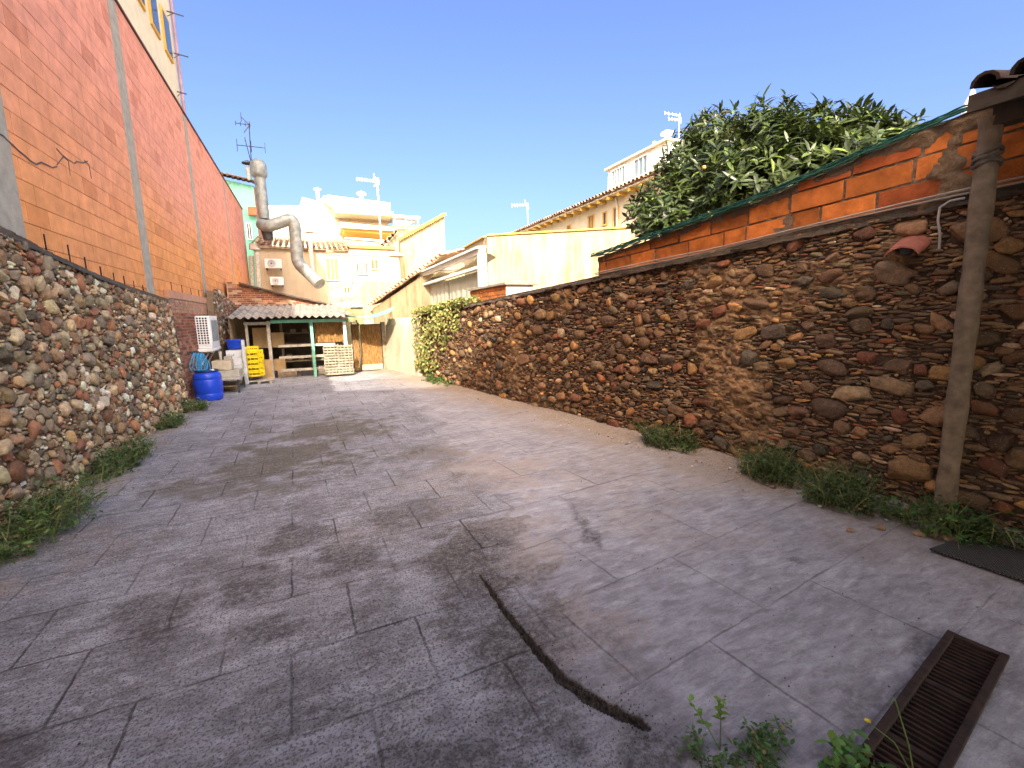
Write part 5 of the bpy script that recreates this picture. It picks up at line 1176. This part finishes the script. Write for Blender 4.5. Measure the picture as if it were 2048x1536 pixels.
# ------------------------------------------------------------------ right side beyond the stone wall
vr = empty('veranda', (4.2, 15, 0), 'white timber veranda with pale curtains beyond the right stone wall', 'veranda')
VX = 4.0
for (px, y0_) in ((965, 10.74), (843, 17.4), (795, 22.6)):
    t_ = atx(px, 560, VX); b = MB(); b.box((VX-.09, y0_-.10, 0), (VX+.09, y0_+.10, 3.12)); b.build('post', M_white, vr, bevel=.006)
for z in (3.12, 2.78): MB().box((VX-.07, 10.6, z), (VX+.05, 23.2, z+(.12 if z > 3 else .08))).build('beam', M_white, vr, bevel=.004)
b = MB(); b.prism([(VX-.15, 10.7, 3.245), (VX-.15, 23.3, 3.245), (VX+.10, 23.3, 3.27), (VX+.10, 10.7, 3.27)], (0, 0, .05)); b.build('top_board', M_white, vr)
if 0: b = MB(); b.prism([(VX-.15, 10.5, 3.25), (VX-.15, 23.4, 3.25), (VX+2.2, 23.4, 3.75), (VX+2.2, 10.5, 3.75)], (0, 0, .05)); pass
M_curt = plain('curtain', (.46, .47, .38), .9, .12, 2, .2)
for y0_, y1_ in ((10.86, 14.0), (14.08, 17.28), (17.55, 20.0), (20.1, 22.4)):
    b = MB(); n = 24; vs = []
    for i in range(n+1):
        y = y0_+(y1_-y0_)*i/n; x = VX+.10+.015*math.sin(i*1.7)
        vs += [(x, y, .0), (x, y, 2.76), (x+.02, y, .0), (x+.02, y, 2.76)]
    b.add(vs, [(4*i, 4*i+4, 4*i+5, 4*i+1) for i in range(n)]+[(4*i+2, 4*i+3, 4*i+7, 4*i+6) for i in range(n)]); b.build('curtain', M_curt, vr)
b = MB(); vs = []; n = 40
for j in range(4):
    for i in range(n+1): y = 10.9+11.6*i/n; s = abs(math.sin(i/n*math.pi*3)); vs.append((VX-.05+.5*j/3, y, 3.08-.16*s-.0*j+.10*math.sin(j/3*3.14)))
b.add(vs, [(j*(n+1)+i, j*(n+1)+i+1, (j+1)*(n+1)+i+1, (j+1)*(n+1)+i) for j in range(3) for i in range(n)]); b.build('folded_awning', M_cream, vr, True)
# tile roofed wing along the veranda
tw = empty('tiled_wing', (4.6, 20, 3), 'long low roof edge of curved tiles descending towards the reed gate', 'roof')
p0_, p1_ = aty(884, 512, 17.0), aty(737, 616, 21.0)
p0_ = atx(884, 512, 4.6); p1_ = atx(742, 612, 3.6)
E0 = aty(882, 513, 15.5); E1 = aty(740, 612, 20.5)
b = MB(); tile_roof(b, E1, E0, (1.0, .55, .30), .26, .09, tint=1.9); b.build('roof', M_tile, tw)
b = MB(); b.prism([E0+[.12, .1, -.12], E1+[.12, .1, -.12], (*(E1+[.12, .1, 0])[:2], 0), (*(E0+[.12, .1, 0])[:2], 0)], (.9, .5, 0)); b.build('wall', M_beige, tw)
# brick box behind the stone wall
bx_ = empty('brick_box', (3.4, 8.5, 2), 'small brick and cement box with a slab lid standing behind the right stone wall', 'chimney')
a = atw(940, 607, -.42); XA = 3.50
c1, c2, c3 = atx(941, 580, XA), atx(1012, 561, XA), aty(1066, 572, float(atx(1012, 561, XA)[1]))
ya, yb = float(c1[1]), float(c2[1]); zt = (c1[2]+c2[2])/2; xr = float(c3[0])
b = MB(); 
for r in range(10):
    z0 = zt-.06-(r+1)*.085; y = yb-(.12 if r % 2 else 0)
    while y < ya: 
        if y+.2 > yb: b.box((XA-.012+random.uniform(-.003, .003), max(y, yb+.001), z0+.006), (XA+.03, min(y+.235, ya), z0+.08), tuple(np.array([.50, .17, .05])*random.uniform(.75, 1.15)))
        y += .245
b.build('bricks', M_brick, bx_)
MB().box((XA, yb, 0), (xr, ya, zt-.05)).build('body', plain('grey_render', (.40, .40, .38), .9, .3, 4, .4), bx_)
MB().box((XA-.05, yb-.06, zt-.05), (xr+.12, ya+.05, zt-.005)).build('lid', plain('lid_cement', (.30, .26, .20), .9, .3), bx_)
# beige corner wall
bwall = empty('boundary_wall', (8, 15, 0), 'tall rain stained beige wall running right from its corner towards the tree', 'wall')
Hc = 4.52
b = MB(); b.prism([(6.2, 16, 0), (11.8, 12.1, 0), (11.8, 12.1, Hc), (6.2, 16, Hc)], (.17, .25, 0)); b.build('wall', M_beige, bwall)
b = MB(); b.prism([(6.2, 16.02, 0), (6.2, 16.02, Hc), (6.47, 22.7, Hc), (6.47, 22.7, 0)], (.28, 0, 0)); b.build('side_wall', M_beige, bwall)
b = MB(); b.prism([(6.15, 15.96, Hc), (11.8, 12.02, Hc), (12, 12.4, Hc), (6.4, 16.3, Hc)], (0, 0, .05)); b.prism([(6.15, 16.31, Hc), (6.5, 16.31, Hc), (6.8, 22.7, Hc), (6.40, 22.7, Hc)], (0, 0, .05)); b.build('coping', M_ochre, bwall)
# long house with eaves and glazed turret
h5 = empty('house', (14, 18, 0), 'long cream house with a tiled eave and a glazed roof turret, right background', 'house')
GX = 12.0; ez = 6.42
MB().box((GX, 12.6, 0), (GX+8, 26, ez)).build('wall', M_cream, h5)
b = MB(); tile_roof(b, (GX-.45, 26.2, ez+.05), (GX-.45, 12.5, ez+.05), (3, 0, .9), .24, .10, tint=1.2); b.build('roof', M_tile, h5)
MB().box((GX-.42, 12.5, ez-.03), (GX, 26.1, ez+.02)).build('eave_board', M_cream, h5)
for k in range(20): MB().box((GX-.40, 12.7+.68*k, ez-.16), (GX-.002, 12.82+.68*k, ez-.032)).build('rafter', M_ochre, h5)
for (a0, b0, a1, b1, n_) in ((1136, 453, 1142, 462, 1), (1178, 434, 1188, 460, 2), (1208, 427, 1213, 448, 0), (1229, 418, 1237, 456, 1)):
    window(h5, atx(a0, b0, GX), atx(a1, b1, GX), 'x', M_ochre, M_glass, n_)
MB().tube([(GX-.1, 16.0, ez-.1), (GX-.06, 15.95, ez-.5), (GX-.05, 15.9, 3)], .045, 7).build('downpipe', M_dirtywhite, h5)
TX = GX+.3
a, c_ = atx(1216, 342, TX), atx(1312, 292, TX); zt = float((a[2]+c_[2])/2); ty1, ty0 = float(a[1]), float(c_[1])-.6
tr = empty('roof_turret', (TX+1, (ty0+ty1)/2, ez), 'small white rooftop room with rows of narrow windows', 'building')
MB().box((TX, ty0, ez-.3), (TX+2.4, ty1, zt)).build('wall', M_white, tr)
MB().box((TX-.12, ty0-.1, zt), (TX+2.5, ty1+.12, zt+.08)).build('roof_slab', M_cream, tr)
for (u0, u1, n_) in ((1225, 1251, 4), (1270, 1296, 2)):
    window(tr, atx(u0, 345-(u0-1216)*.52+6, TX)*[1, 1, 0]+[0, 0, zt-.15], atx(u1, 300, TX)*[1, 1, 0]+[0, 0, zt-.80], 'x', M_white, plain('pane_blue', (.20, .27, .30), .3), n_)
flue('white urn shaped chimney beside the rooftop room', 1334, 275, 320, 15.5, .12, M_white, True)
flue('small pigeon topped post on the rooftop room corner', 1309, 284, 300, 15.5, .08, M_white, False, 'chimney')
# garden soil behind the right wall and far hedge of roofs
b = MB(); b.add([(4.9, -6, -.011), (20, -6, -.011), (20, 17, -.011), (2.95, 17, -.011), (2.95, 12.2, -.011)], [(0, 1, 2, 3, 4)]); tag(b.build('garden_soil', plain('soil', (.12, .085, .055), .95, .4, 2, .8)), 'bare soil of the garden behind the right wall', 'ground', kind='structure')
